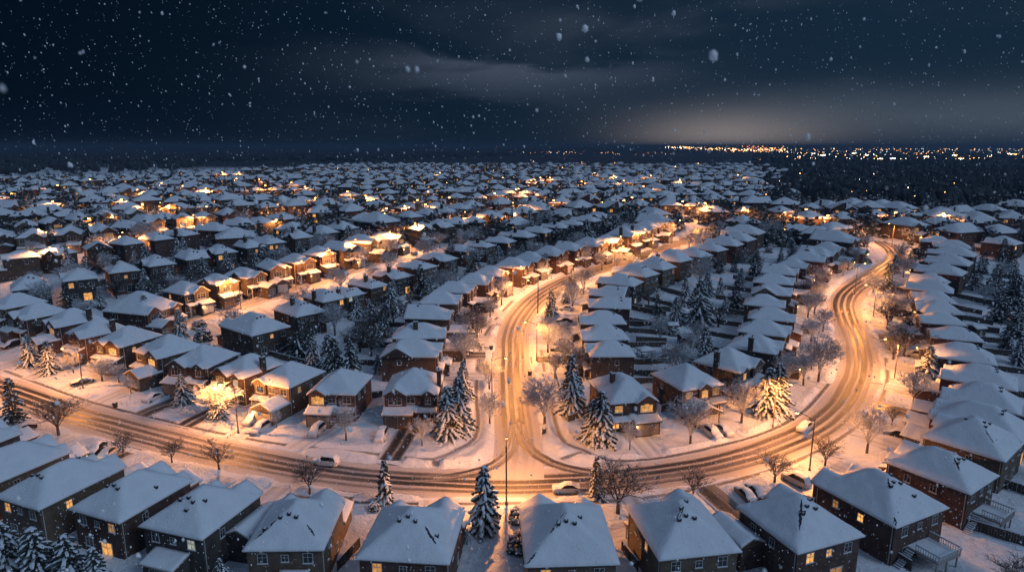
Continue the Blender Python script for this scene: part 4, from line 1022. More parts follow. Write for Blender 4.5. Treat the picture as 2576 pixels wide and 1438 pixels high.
# ------------------------------------------------------------------ trees
def spruce(seed, dens=1.0, slim=1.0, snow=1.0):
    """a 10 m spruce: drooping whorls of needle sprays carrying lumps of snow"""
    rg = random.Random(seed); b = MB(); tr = MB(); H = 10.0
    tr.tube((0, 0, -.6), (0, 0, H * .93), .2, .03, 6)
    z = .7
    while z < H * .97:
        f = 1 - z / H; rad = (3.5 * f ** .8 + .12) * slim * rg.uniform(.85, 1.1); nb = max(4, int((5 + 6 * f) * dens)); a0 = rg.uniform(0, 6)
        lob = rg.uniform(0, 6.28)
        for i in range(nb):
            if rg.random() < .1: continue
            a = a0 + 2 * PI * i / nb + rg.uniform(-.25, .25); L = rad * rg.uniform(.62, 1.18) * (1 + .16 * math.sin(2 * a + 4 * z / H + seed)); ca, sa = math.cos(a), math.sin(a); dr = rg.uniform(.32, .5)
            ns = max(2, int(L / .42))
            for q in range(1, ns + 1):
                t = q / ns; r = L * t; zz = z + .18 * t - dr * L * t * t + rg.uniform(-.06, .06); wv = .42 * (1.15 - .55 * t) * (.6 + .4 * f)
                cx, cy = r * ca, r * sa
                for s in (-1, 1):   # sprays hanging to both sides
                    ex, ey = cx + ca * .3 - sa * s * wv * 1.5, cy + sa * .3 + ca * s * wv * 1.5
                    b.add([(cx - ca * .2, cy - sa * .2, zz + .05), (cx + ca * .28, cy + sa * .28, zz), (ex, ey, zz - .22 * rg.uniform(.5, 1.6)), (cx - ca * .1 - sa * s * wv, cy - sa * .1 + ca * s * wv, zz - .3)], [(0, 1, 2), (0, 2, 3)], 0)
                if rg.random() < (.62 + .38 * t) * snow:
                    k = rg.uniform(.7, 1.25) * (.6 + .45 * f); o_ = len(b.v); b.blob((0, 0, 0), .46 * k, .27 * k, .14 * k, 1, rg, .32); dz_ = -dr * t * 1.5
                    b.v[o_:] = [(cx + x_ * ca - y_ * sa, cy + x_ * sa + y_ * ca, zz + .08 + z_ + dz_ * x_) for x_, y_, z_ in b.v[o_:]]
        z += .42 + .3 * f
    b.blob((0, 0, H * .975), .09, .09, .3, 1, rg)
    return tr.mesh('trunk', [M['bark']]), b.mesh('crown', [M['needle'], M['treesnow']])
def bare(seed, spread=1.0, frost=.75, n0=6, depth=4, fine=1.0, upright=.55):
    """an 8 m leafless tree: trunk, limbs and a haze of fine twigs, snow on their upper sides"""
    rg = random.Random(seed); tr = MB(); b = MB(); H = 8.0
    fork = rg.uniform(1.5, 2.2)
    tr.tube((0, 0, -.6), (0, 0, fork), .19, .14, 7)
    def twig(p, d, L, r, dep):
        n = 2 if dep > 1 else 1; q = p
        for i in range(n):
            d2 = (d + Vector((rg.uniform(-1, 1), rg.uniform(-1, 1), rg.uniform(-.3, .6))) * .16).normalized(); e = q + d2 * L / n
            a = d2.orthogonal().normalized(); c = d2.cross(a); r0, r1 = r * (1 - .25 * i), r * (1 - .25 * (i + 1))
            vs = [q + (a * math.cos(t) + c * math.sin(t)) * r0 for t in (0, 2.09, 4.19)] + [e + (a * math.cos(t) + c * math.sin(t)) * r1 * .7 for t in (0, 2.09, 4.19)]
            o = len(b.v); b.v += [tuple(v) for v in vs]
            for k in range(3):
                k2 = (k + 1) % 3; nm = (vs[k2] - vs[k]).cross(vs[k + 3] - vs[k]); up = nm.z / (nm.length + 1e-9)
                b.f.append((o + k, o + k2, o + k2 + 3, o + k + 3)); b.m.append(1 if abs(up) > .25 and rg.random() < frost else 0)
            q, d = e, d2
            if dep > 0 and i == 0 and n == 2:
                for _ in range(2): branch(q, d, L, r, dep)
        if dep > 0:
            for _ in range(3 if dep > 1 else (6 if frost > .5 else 5)): branch(q, d, L, r, dep)
    def branch(q, d, L, r, dep):
        sp = .55 if dep > 1 else .75
        nd = (d + Vector((rg.gauss(0, sp), rg.gauss(0, sp), rg.gauss(.12, sp * .6)))).normalized()
        twig(q, nd, L * rg.uniform(.5, .74), max(r * .58, .030 * fine), dep - 1)
    for i in range(n0):
        a = 2 * PI * i / n0 + rg.uniform(-.3, .3); el = rg.uniform(upright * .7, upright * 1.5)
        d = Vector((math.cos(a) * spread, math.sin(a) * spread, el * 2.2)).normalized()
        twig(Vector((0, 0, fork - rg.uniform(0, .5))), d, rg.uniform(2.5, 3.3), .095, depth - 1)
    twig(Vector((0, 0, fork)), Vector((.05, .05, 1)), 2.9, .1, depth - 1)
    zm = max(v[2] for v in b.v); s = H / zm; b.v = [(x * s, y * s, fork + (z - fork) * s) for x, y, z in b.v]
    return tr.mesh('trunk', [M['bark']]), b.mesh('crown', [M['darktwig'] if frost < .5 else M['twig'], M['treesnow'] if frost >= .5 else M['twig']])
def shrub(seed):
    rg = random.Random(seed); b = MB(); tr = MB(); tr.tube((0, 0, -.5), (0, 0, 1.2), .12, .08, 5)
    for i in range(150):
        a, el = rg.uniform(0, 2 * PI), rg.random(); r = 1.7 * math.sqrt(1 - el * el * .8) * rg.uniform(.55, 1); z = .35 + 2.4 * el * rg.uniform(.75, 1)
        x, y = r * math.cos(a), r * math.sin(a); ca, sa = math.cos(a), math.sin(a)
        for s in (-1, 1): b.add([(x * .7, y * .7, z - .1), (x + ca * .3, y + sa * .3, z - .15), (x - sa * s * .45, y + ca * s * .45, z - .4)], [(0, 1, 2)], 0)
        if rg.random() < .75: b.blob((x, y, z), rg.uniform(.18, .36), rg.uniform(.18, .36), rg.uniform(.1, .2), 1, rg, .3)
    return tr.mesh('trunk', [M['bark']]), b.mesh('crown', [M['needle'], M['treesnow']])
TP = {'spruce': [spruce(1), spruce(2), spruce(3, 1.1, .85)], 'slim': [spruce(5, .9, .58, .6), spruce(6, .9, .6, .6)], 'frost': [bare(11, .75, .75, 6, 4, 1, 1.0), bare(12, .65, .8, 6, 4, 1, 1.1), bare(13, .85, .75, 7, 4, 1, .95)],
      'bare': [bare(21, .75, .3, 6, 4, .62, 1.0), bare(22, .7, .3, 7, 4, .62, 1.1), bare(23, .9, .35, 6, 4, .62, .85)], 'tall': [bare(31, .45, .7, 6, 4, 1, 1.3), bare(32, .5, .6, 7, 4, 1, 1.25)], 'shrub': [shrub(41), shrub(42)], 'dark': [spruce(7, .9, .9, .35), spruce(8, .8, .8, .3)]}
BASEH = {'spruce': 10, 'slim': 10, 'frost': 8, 'bare': 8, 'tall': 8, 'shrub': 2.9, 'dark': 10}
KN = {'spruce': ('spruce_tree', 'snowy spruce'), 'slim': ('spruce_tree', 'slender spruce'), 'frost': ('bare_tree', 'frosted tree'), 'bare': ('bare_tree', 'bare tree'), 'tall': ('bare_tree', 'tall frosted tree'),
      'shrub': ('snowy_shrub', 'snowy shrub'), 'dark': ('pine_tree', 'dark pine')}
TREES = []
def tree(kind, px, py, pxtop, wscale=1.0, label=None):
    """base at (px, py); its top reaches image row pxtop"""
    p = at(px, py); t = ray(px, pxtop)[1]
    h = max(1.5, min(CAMZ + t * p.y - p.z, 17)); return tree_at(kind, p, h, wscale, label, px, py)
def tree_at(kind, p, h, wscale, label, px, py):
    v = TP[kind]; tm, cm = v[R.randrange(len(v))]
    root = bpy.data.objects.new(KN[kind][0], None); COL.objects.link(root)
    s = h / BASEH[kind]; root.location = (p.x, p.y, p.z + .15); ws = s * wscale; ws *= 1.75 if kind == 'bare' else 1.22 if kind in ('bare', 'frost', 'tall') else 1.0; root.scale = (ws, ws, s); root.rotation_euler = (0, 0, R.uniform(0, 6.28))
    link('trunk', tm, root); link('crown', cm, root)
    root['category'] = 'shrub' if kind == 'shrub' else 'tree'; root['group'] = {'spruce_tree': 'spruces', 'bare_tree': 'leafless trees', 'snowy_shrub': 'snowy shrubs', 'pine_tree': 'pines'}[KN[kind][0]]
    TREES.append([root, kind, label, px, py, h]); return root
NT = '''dark 38 1064 950|bare 148 1096 1008|bare 311 1152 1090 .8|bare 433 1164 1108 .9|bare 551 1184 1116|bare 780 1243 1160 .85|slim 969 1268 1158 1.1|spruce 1219 1340 1172 .95|slim 1499 1254 1148 1.05|bare 1554 1296 1178 1.1|bare 1743 1248 1185 1
bare 1948 1214 1137 1|bare 2075 1176 1103 .9|frost 2180 1142 1028 1.05|bare 2243 1071 1024 .8|frost 2296 1025 931|spruce 2330 966 871 1.1|frost 2258 868 806 1.2|dark 2280 838 782|frost 1736 1121 998 .95|frost 1865 1066 948 1|spruce 1928 1046 925 1.15|spruce 1952 1040 914 1.1
tall 2020 970 880|tall 2058 961 835 .9|tall 1978 972 884|frost 2040 860 800 1.3|frost 2070 835 775 1.2|tall 2032 800 730|tall 2050 765 700|frost 2195 742 690 1.1|dark 2228 735 663 1.1|frost 2240 790 740 1|spruce 1128 1104 972 1.05|spruce 1156 1086 950 1|spruce 1166 1010 908 1|spruce 1437 1048 892 .85|spruce 1452 1042 948 1.1
spruce 1512 1119 984 1.1|spruce 1490 1115 1005 1.1|frost 1231 985 900 .9|frost 1232 1071 986|tall 1370 1072 946 1.1|frost 1396 952 886|frost 1378 890 792 1|dark 1386 798 728 1.05|tall 1470 946 874 1.2|spruce 1578 942 905 1.1|frost 1584 1134 1060 .85|frost 871 1110 1017|frost 1062 1126 1048 .95|frost 697 1080 1030 .9
spruce 787 928 858 1.1|spruce 829 930 840 1.05|spruce 891 928 866 1.1|spruce 953 942 890 1.1|spruce 990 942 890 1.1|spruce 1060 928 870 1.1|spruce 1090 932 872 1.1|spruce 1120 928 890 1|spruce 79 924 842 1.1|spruce 127 942 858 1.15|frost 186 942 888 1|frost 258 962 900 1.3|frost 300 965 915 1.1|frost 330 990 948 1.2|spruce 462 1018 942 1.15
frost 548 1062 962 1.2|spruce 552 1058 985 1.2|spruce 372 836 742|spruce 407 842 780 1.1|spruce 455 850 778|shrub 513 858 822|spruce 592 868 824 1.3|spruce 628 884 824 1.2|spruce 650 890 836 1.3|frost 843 846 762 1.2|spruce 768 832 782|spruce 897 802 745 1.2|spruce 930 800 752 1.1|frost 1262 770 692 .9|tall 1233 800 744|frost 1212 840 790|tall 1162 842 790|spruce 1372 700 636 .9
frost 1340 705 664|tall 1472 670 614|tall 1514 680 628|frost 1552 672 632 1.2|dark 1440 722 672|dark 1424 764 714 .9|frost 1395 772 726|frost 858 664 616|frost 908 676 618 1.1|tall 978 654 588|frost 1094 598 560|dark 1135 670 602 1|spruce 1118 690 640 1.1|spruce 1286 632 590|tall 1552 622 580|frost 1686 602 556|frost 1765 556 522 1.3|spruce 1700 815 747 1.1|spruce 1757 816 704 1.1|spruce 1824 790 746 1.2
tall 1770 694 640 1.2|dark 1846 686 640|spruce 1871 664 624|spruce 1772 909 820 1|tall 1736 893 840|tall 1660 865 792|spruce 1700 818 770|frost 1845 1020 965 .9|dark 2510 812 730 1.2|dark 2550 780 690 1.2|dark 2500 745 665 1.1|dark 2540 700 630 1.2|dark 2470 690 630|dark 2572 640 570 1.2|spruce 2250 690 640|dark 2290 680 625|dark 2310 655 610|tall 2265 665 610|dark 2450 730 660 1.1|dark 2520 660 600 1.2|dark 2480 625 575 1.2|dark 2555 850 770 1.2|dark 2530 880 815 1.2|spruce 2560 920 850 1.2|dark 2500 590 550 1.3|dark 2460 590 548 1.2|dark 2550 600 550 1.3|frost 2475 770 715 1.2|dark 2545 745 680 1.2|dark 2440 660 612 1.1|frost 2520 710 655 1.2|spruce 1176 1372 1330 .9|shrub 1303 1316 1270 .8|shrub 1303 1390 1335 .8|shrub 940 1290 1262 .8
spruce 30 1500 1312 1.2|spruce 110 1520 1330 1.2|spruce 190 1530 1345 1.2|spruce 255 1545 1380 1.1|spruce -30 1470 1330 1.2|spruce 560 1490 1405|bare 2555 1500 1405|frost 1640 920 880|tall 2100 905 850 .8|frost 700 720 672|frost 655 742 700|spruce 1560 745 690|shrub 1345 1010 985|shrub 1196 872 850 1.4|shrub 1170 890 868 1.6|frost 2180 630 590|frost 2285 610 570 1.3|tall 2150 668 620|tall 2120 700 650'''
for ln in NT.replace('\n', '|').split('|'):
    q = ln.split()
    if len(q) >= 4: tree(q[0], float(q[1]), float(q[2]), float(q[3]), float(q[4]) if len(q) > 4 else 1.0)
def project(x, y, z):
    c, s = math.cos(PITCH), math.sin(PITCH); zz = z - CAMZ; dep = y * c - zz * s; up = y * s + zz * c
    return PW / 2 + FPX * x / dep, PH / 2 - FPX * up / dep
HA = np.array([(h[0], h[1]) for h in HOUSES]); TX = [(t[0].location.x, t[0].location.y) for t in TREES]
def clear(x, y, dh=7.6, dt=3.4):
    if ((HA[:, 0] - x) ** 2 + (HA[:, 1] - y) ** 2).min() < dh ** 2: return False
    if ((STREET_ALL[:, 0] - x) ** 2 + (STREET_ALL[:, 1] - y) ** 2).min() < 6.5 ** 2: return False
    return min((x - a) ** 2 + (y - b) ** 2 for a, b in TX) > dt ** 2
nauto = 0
for (hx, hy, rot, w, d, ref, row) in HOUSES:
    if row not in 'CDEFGHIJKA' or (ref and 'right of the junction' in ref) or row == 'far' or nauto > 400: continue
    f = Vector((math.sin(rot), -math.cos(rot))); r_ = Vector((math.cos(rot), math.sin(rot)))
    for rel, tries in (('f', 3), ('b', 2)) if row in 'ECF' else (('b', 4), ('f', 3), ('b', 3), ('b', 2)):
        for _ in range(tries):
            q = Vector((hx, hy)) + (f * (d / 2 + R.uniform(4.5, 8)) if rel == 'f' else -f * (d / 2 + R.uniform(3, 13))) + r_ * R.uniform(-6, 6)
            if row == 'A' and (rel == 'b' or hy < 140): continue
            if not clear(q.x, q.y): continue
            kind = R.choice(['frost', 'frost', 'tall', 'shrub', 'bare'] if rel == 'f' else ['spruce', 'dark', 'spruce', 'dark', 'bare', 'tall', 'shrub'])
            h = {'spruce': R.uniform(5.5, 11), 'dark': R.uniform(6, 11), 'shrub': R.uniform(2, 3), 'frost': R.uniform(6, 9), 'tall': R.uniform(7, 10.5), 'bare': R.uniform(5.5, 8)}[kind]
            z = float(zt(q.y)); px, py = project(q.x, q.y, z)
            if not (-30 < px < 2610): continue
            tree_at(kind, Vector((q.x, q.y, z)), h, R.uniform(.95, 1.25), None, px, py); TX.append((q.x, q.y)); nauto += 1; break
print('trees', len(TREES), {k: sum(t[1] == k for t in TREES) for k in TP})
# labels: kind + where it stands by the nearest house
REFS = [h for h in HOUSES if h[5]]; RA = np.array([(h[0], h[1]) for h in REFS])
def where(x, y):
    i = int(((RA[:, 0] - x) ** 2 + (RA[:, 1] - y) ** 2).argmin()); hx, hy, rot, w, d, ref, row = REFS[i]
    v = Vector((x - hx, y - hy)); f = v.dot(Vector((math.sin(rot), -math.cos(rot)))); s = v.dot(Vector((math.cos(rot), math.sin(rot))))
    rel = 'in front of' if f > d / 2 else ('behind' if f < -d / 2 else 'beside')
    r2 = ref.replace(' from the left in the nearest row', ' in the nearest row').replace('up the outer side of the right street', 'on the right street outer side').replace('up the inner side of the right street', 'on the right street inner side')
    r2 = r2.replace('up the left side of the middle street', 'on the middle street left side').replace('up the right side of the middle street', 'on the middle street right side').replace('along the far side of the left street', 'across the left street').replace('in the row backing onto the middle street', 'on the left street near side')
    r2 = r2.replace('on the middle street left side', 'on middle street left').replace('on the middle street right side', 'on middle street right').replace('on the right street inner side', 'on right street inside').replace('on the right street outer side', 'on right street outside').replace('on the left street near side', 'on left street near side')
    a = r2.split(' ', 1); return f'{rel} the {a[0]} house {a[1]}'
def label_all(items):
    """items: (object, kind words, px, py); repeats at one house are told apart left to right"""
    g = {}
    for o, kw, px, py in items: g.setdefault((kw, where(o.location.x, o.location.y)), []).append((px, o))
    for (kw, wh), lst in g.items():
        lst.sort(key=lambda t: t[0]); n = len(lst)
        for k, (px, o) in enumerate(lst):
            pre = '' if n == 1 else ({2: ['left-hand ', 'right-hand ']}.get(n) or [('leftmost ' if q == 0 else 'rightmost ' if q == n - 1 else ('middle ' if n == 3 else ordw(q + 1) + ' ')) for q in range(n)])[k]
            lab = pre + kw + ' ' + wh
            if len(lab.split()) > 16: lab = lab.replace('in front of the', 'before the')
            tag(o, lab)
label_all([(t[0], KN[t[1]][1], t[3], t[4]) for t in TREES])

# ------------------------------------------------------------------ cars under snow
def car_meshes(suv):
    L, W = (4.5, 1.82) if not suv else (4.7, 1.92); h0 = 1.0 if not suv else 1.12; hr = 1.44 if not suv else 1.72
    prof = [(-2.25, .55, .72), (-2.2, .80, .84), (-1.55, .92, .9), (-.75, h0, .92), (.95, h0, .92), (1.6 if not suv else 1.95, h0 - .02, .9), (2.1, h0 - .1, .84), (2.25, .62, .74)]
    prof = [(x * L / 4.5, z, y * W / 1.82) for x, z, y in prof]
    b = MB(); n = len(prof); vs = []
    for x, z, y in prof:
        for s in (1, -1): vs += [(x, s * y, .26), (x, s * y * 1.02, .55), (x, s * y * .95, z)]
    fs = []
    for i in range(n - 1):
        o, p = i * 6, i * 6 + 6
        for k in (0, 1): fs += [(o + k, p + k, p + k + 1, o + k + 1), (o + 3 + k, o + 4 + k, p + 4 + k, p + 3 + k)]
        fs += [(o + 2, p + 2, p + 5, o + 5), (o, o + 3, p + 3, p)]
    fs += [(0, 1, 2, 5, 4, 3), tuple((n - 1) * 6 + q for q in (0, 3, 4, 5, 2, 1))]
    b.add(vs, fs)
    for x in (-1.4, 1.38): pass
    roof = [(-.95, h0 - .02), (-.25, hr), (.85 if not suv else 1.75, hr - .03), (1.75 if not suv else 2.15, h0 - .06)]
    roof = [(x * L / 4.5, z) for x, z in roof]
    g = MB(); yb, yr = W / 2 - .09, W / 2 - .3
    gv = [(roof[0][0], -yb, roof[0][1]), (roof[0][0], yb, roof[0][1]), (roof[1][0], -yr, hr), (roof[1][0], yr, hr), (roof[2][0], -yr, hr - .03), (roof[2][0], yr, hr - .03), (roof[3][0], -yb, roof[3][1]), (roof[3][0], yb, roof[3][1])]
    g.add(gv, [(0, 1, 3, 2), (2, 3, 5, 4), (4, 5, 7, 6), (0, 2, 4, 6), (1, 7, 5, 3)], 0)
    for s in (-1, 1):
        for t in (.33, .66):
            x = roof[1][0] + (roof[2][0] - roof[1][0]) * t; g.tube((x, s * (yr + .02), hr - .02), (x + .1, s * (yb + .015), h0), .035, .035, 4, 1)
    # snow lying along hood, windscreen, roof and boot
    top = [(-2.24, .60), (-2.15, .86), (-1.5, .97), (-.98, h0 + .02), (-.28, hr + .02), (.3, hr + .04), (.84 if not suv else 1.74, hr), (1.7 if not suv else 2.12, h0 + .02), (2.12 if not suv else 2.2, h0 - .03 if not suv else .95), (2.26, .70)]
    top = [(x * L / 4.5, z) for x, z in top]; m = 14; xs = np.linspace(top[0][0], top[-1][0], 34); zz = np.interp(xs, [t[0] for t in top], [t[1] for t in top])
    vs, fs = [], []; sn = MB(); ncol = 9
    for x, z in zip(xs, zz):
        hwid = np.interp(z, [.6, h0, hr], [W / 2 * .88, W / 2 * .95, yr + .05])
        for c in range(ncol):
            u = -1 + 2 * c / (ncol - 1); thick = .20 * (1 - abs(u) ** 5) * min(1, (x - xs[0]) / .25 + .1, (xs[-1] - x) / .25 + .1)
            vs.append((x, u * hwid, z + thick + .015 + (vnoise(np.array(x * 2.3), np.array(u * 2 + 7.0), 5) - .5) * .07))
    for i in range(len(xs) - 1):
        for c in range(ncol - 1): q = i * ncol + c; fs.append((q, q + ncol, q + ncol + 1, q + 1))
    sn.add(vs, fs)
    wl = MB(); wl.tube((0, -.11, 0), (0, .11, 0), .34, .34, 14, 0); wl.tube((0, -.115, 0), (0, .115, 0), .2, .2, 10, 1)
    hd = MB(); hd.box(-.04, .04, -.19, .19, -.08, .08); tl = MB(); tl.box(-.03, .03, -.12, .12, -.12, .12)
    return dict(body=[b.mesh('body', [p]) for p in M['paint']], glass=g.mesh('window_glass', [M['glass'], M['metal']]), snow=sn.mesh('snow_cover', [M['snow']], True), wheel=wl.mesh('wheel', [M['tyre'], M['rim']]),
                head=hd.mesh('headlight', [M['headl']]), tail=tl.mesh('tail_light', [M['taill']]), L=L, W=W)
CM = [car_meshes(False), car_meshes(True)]
CARS = []
def car(px, py, rz, suv=0, col=0, label=None, snowy=True):
    p = at(px, py, .7); c = CM[suv]; root = bpy.data.objects.new('parked_car', None); COL.objects.link(root)
    z = float(zt(p.y)) + .14; root.location = (p.x, p.y, z); root.rotation_euler = (0, 0, rz)
    link('body', c['body'][col], root); link('window_glass', c['glass'], root)
    if snowy: link('snow_cover', c['snow'], root)
    for x in (-1, 1):
        for y in (-1, 1): link('wheel', c['wheel'], root, (x * c['L'] * .305, y * (c['W'] / 2 - .1), .32))
    for y in (-1, 1):
        link('headlight', c['head'], root, (-c['L'] / 2 + .03, y * c['W'] * .33, .68)); link('tail_light', c['tail'], root, (c['L'] / 2 - .02, y * c['W'] * .37, .82))
    root['category'] = 'car'; root['group'] = 'parked cars'; CARS.append((root, label, px, py)); return root
def dirp(px0, py0, px1, py1):
    a, b = at(px0, py0), at(px1, py1); return math.atan2(b.y - a.y, b.x - a.x)
for q in [(819, 1160, (760, 1154, 880, 1166), 1, 0, 'white estate car parked across the main road, barely snowed over'), (1425, 1228, (1380, 1230, 1480, 1228), 0, 0, 'snow buried car parked on the verge facing the junction, beside a slender spruce'),
          (634, 1055, (618, 1070, 660, 1040), 1, 0, 'left-hand snow covered car of the pair beside the wooden lamp pole'), (655, 1077, (636, 1092, 680, 1062), 1, 0, 'right-hand snow covered car of the pair beside the wooden lamp pole'), (796, 1083, (780, 1098, 815, 1066), 1, 0, 'snow capped car on the driveway of the second house left of the junction'),
          (959, 1096, (951, 1112, 970, 1078), 1, 0, 'snow capped car on the tracked driveway of the first house left of the junction'), (1793, 1089, (1806, 1099, 1778, 1078), 1, 0, 'left-hand car of the snowy pair right of the junction'), (1822, 1082, (1836, 1092, 1806, 1070), 0, 0, 'right-hand car of the snowy pair right of the junction'),
          (2025, 1073, (2005, 1088, 2050, 1056), 0, 0, 'snow buried car standing in the lamplight inside the road bend'), (2003, 1206, (1985, 1196, 2025, 1216), 1, 0, 'snow covered car below the curved arm street lamp'), (1876, 1243, (1866, 1232, 1890, 1256), 0, 1, 'dark windowed car on a driveway behind the ninth nearest house'), (1903, 1236, (1893, 1226, 1917, 1250), 0, 2, 'black windowed car beside the curved lamp driveway'),
          (206, 960, (180, 966, 235, 952), 0, 2, 'dark car under the amber trees beside the lamp pole'), (385, 1000, (365, 1010, 410, 988), 0, 0, 'snow buried car in front of the gabled garage on the main road'), (29, 868, (10, 875, 50, 860), 1, 2, None), (2257, 1091, (2230, 1086, 2285, 1098), 0, 2, None), (2317, 984, (2290, 980, 2345, 988), 0, 2, None), (541, 767, (525, 771, 560, 762), 0, 0, 'snow covered car nearer the viewer at the end of the left street'),
          (562, 760, (545, 764, 580, 755), 0, 0, 'snow covered car behind another at the end of the left street'), (660, 724, (642, 728, 680, 719), 1, 0, None), (803, 687, (785, 690, 820, 683), 1, 0, None), (823, 680, (806, 683, 840, 676), 0, 0, None), (1393, 678, (1378, 682, 1410, 673), 0, 2, None), (1452, 665, (1440, 668, 1466, 661), 0, 0, None),
          (1406, 878, (1385, 878, 1430, 878), 0, 2, None), (1410, 860, (1390, 860, 1430, 860), 1, 0, None), (1420, 806, (1400, 806, 1440, 806), 0, 2, None), (1424, 776, (1405, 776, 1445, 776), 0, 0, None), (57, 1080, (40, 1086, 75, 1072), 0, 2, None), (244, 1128, (232, 1140, 258, 1118), 0, 2, None), (268, 1142, (256, 1154, 282, 1132), 0, 0, None), (2224, 596, (2205, 594, 2243, 598), 0, 2, None),
          (1167, 884, (1145, 884, 1190, 886), 0, 2, None), (1185, 842, (1165, 842, 1208, 844), 0, 0, None), (2030, 905, (2010, 905, 2050, 905), 0, 1, None), (2035, 760, (2015, 760, 2055, 760), 0, 2, None), (2038, 735, (2020, 735, 2056, 735), 0, 0, None), (2300, 890, (2280, 888, 2320, 892), 0, 0, None), (2270, 820, (2250, 818, 2290, 822), 0, 2, None), (1340, 690, (1325, 693, 1356, 686), 0, 2, None)]:
    px, py, dd, suv, col, lab = q; car(px, py, dirp(*dd), suv, col, lab, snowy=True)
for o, lab, px, py in CARS:
    if lab: tag(o, lab)
label_all([(o, 'snow covered parked car', px, py) for o, lab, px, py in CARS if not lab])

# ------------------------------------------------------------------ fences, sheds, bins
def fence(P, label, h=1.75, posts=True, group='garden fences'):
    root = bpy.data.objects.new('garden_fence', None); COL.objects.link(root); o = Vector(P[0]); root.location = (o.x, o.y, float(zt(o.y)))
    z0 = float(zt(o.y)); b = MB(); sn = MB(); pts = []
    for a, c in zip(P[:-1], P[1:]):
        a, c = Vector(a), Vector(c); n = max(1, int((c - a).length / 2.4)); pts += [a + (c - a) * k / n for k in range(n)]
    pts.append(Vector(P[-1]))
    for a, c in zip(pts[:-1], pts[1:]):
        za, zc = float(zt(a.y)) - z0, float(zt(c.y)) - z0; t = (c - a); 
        if t.length < .05: continue
        t.normalize(); nn = Vector((-t.y, t.x)); nb = 8
        for k in range(nb):
            q0, q1 = a + (c - a) * (k + .02) / nb - o, a + (c - a) * (k + .98) / nb - o; s = .025 if k % 2 else -.012; hh = h + R.uniform(-.04, .04); zk = za + (zc - za) * k / nb
            w2 = nn * .02 + nn * s; w1 = nn * s - nn * .02
            vs = [(*(q0 + w1), zk - .6), (*(q1 + w1), zk - .6), (*(q1 + w2), zk - .6), (*(q0 + w2), zk - .6)]; vs += [(x, y, zk + hh) for x, y, _ in vs]
            b.add(vs, [(4, 5, 6, 7), (0, 1, 5, 4), (1, 2, 6, 5), (2, 3, 7, 6), (3, 0, 4, 7)])
        q0, q1 = a - o, c - o
        vs = [(*(q0 - nn * .07), za + h + .05), (*(q1 - nn * .07), zc + h + .05), (*(q1 + nn * .07), zc + h + .05), (*(q0 + nn * .07), za + h + .05)]; vs += [(x * 1, y * 1, z + R.uniform(.07, .12)) for x, y, z in vs]
        sn.add(vs, [(0, 3, 2, 1), (4, 5, 6, 7), (0, 1, 5, 4), (1, 2, 6, 5), (2, 3, 7, 6), (3, 0, 4, 7)])
    link('fence_panel', b, root, mats=[M['wood']]); link('snow_cap', sn, root, mats=[M['treesnow']])
    if posts:
        pm = cached('fpost', lambda: (lambda m: (m.box(-.065, .065, -.065, .065, -.6, 1.82), m.mesh('post', [M['wood']]))[1])(MB()))
        for p in pts: link('post', pm, root, (p.x - o.x, p.y - o.y, float(zt(p.y)) - z0))
    tag(root, label, 'fence', group); return root
def pf(*pix): return [Vector((at(x, y).x, at(x, y).y)) for x, y in pix]
FN = [([(705, 896), (752, 868), (803, 838)], 'dark board fence rising behind the spruces left of the middle gardens'), ([(655, 893), (712, 908), (770, 924)], 'low dark fence behind the second and third houses left of the junction'), ([(866, 866), (962, 866)], 'board fence below the snow covered garden shed'),
      ([(894, 822), (985, 822)], 'board fence above the snow covered garden shed'), ([(228, 772), (302, 802)], 'dark fence in the garden behind the far left houses'), ([(1600, 862), (1676, 866)], 'dark fence above the two snowy gazebos'), ([(1583, 822), (1713, 826)], 'second dark fence up the gardens between the two streets'),
      ([(1596, 778), (1686, 786)], 'third dark fence up the gardens between the two streets'), ([(1655, 914), (1722, 878)], 'slanting fence behind the second house right of the junction'), ([(1399, 955), (1414, 1010), (1430, 1066), (1474, 1050)], 'corner fence of brown boards beside the spruces right of the junction'),
      ([(2380, 1316), (2478, 1346), (2590, 1382)], 'long dark fence behind the raised decks'), ([(2164, 1368), (2220, 1398), (2290, 1440)], 'picket like fence between the tenth and eleventh nearest houses'), ([(2500, 1222), (2590, 1252)], 'dark fence above the upper raised deck'), ([(1858, 1386), (1930, 1436)], 'fence beside the ninth nearest house'),
      ([(1564, 1388), (1604, 1440)], 'short fence between the eighth and ninth nearest houses'), ([(2558, 820), (2510, 770), (2480, 720)], 'long fence behind the outer gardens of the right street'), ([(560, 1400), (645, 1350)], 'fence between the fifth and sixth nearest houses'), ([(850, 1440), (905, 1380)], 'fence between the sixth and seventh nearest houses'), ([(700, 1000), (770, 1060)], None),
      ([(900, 1010), (962, 1002)], 'gate height fence between the first and second houses left of the junction'), ([(1664, 1040), (1712, 1022)], 'board fence between the first and second houses right of the junction'), ([(290, 1360), (372, 1330)], 'fence between the fourth and fifth nearest houses'), ([(1655, 950), (1530, 945)], 'dark fence behind the first house right of the junction')]
for pix, lab in FN:
    if lab: fence(pf(*pix), lab)
DF = []
for (hx, hy, rot, w, d, ref, row) in HOUSES:
    n = int(R.random() * 10)
    if ref and (row in 'DEC' or (row == 'A' and hx > 60)) and 110 < hy < 215:
        f = Vector((math.sin(rot), -math.cos(rot))); r_ = Vector((math.cos(rot), math.sin(rot)))
        a = Vector((hx, hy)) - f * (d / 2) + r_ * (w / 2 + .9)
        b = a - f * 10.5
        if ((HA[:, 0] - b.x) ** 2 + (HA[:, 1] - b.y) ** 2).min() < 7.5 ** 2: continue
        DF.append((fence([a, b], None, 1.7, False, 'dividing garden fences'), 'dividing garden fence', *project(a.x, a.y, float(zt(a.y)))))
label_all(DF)
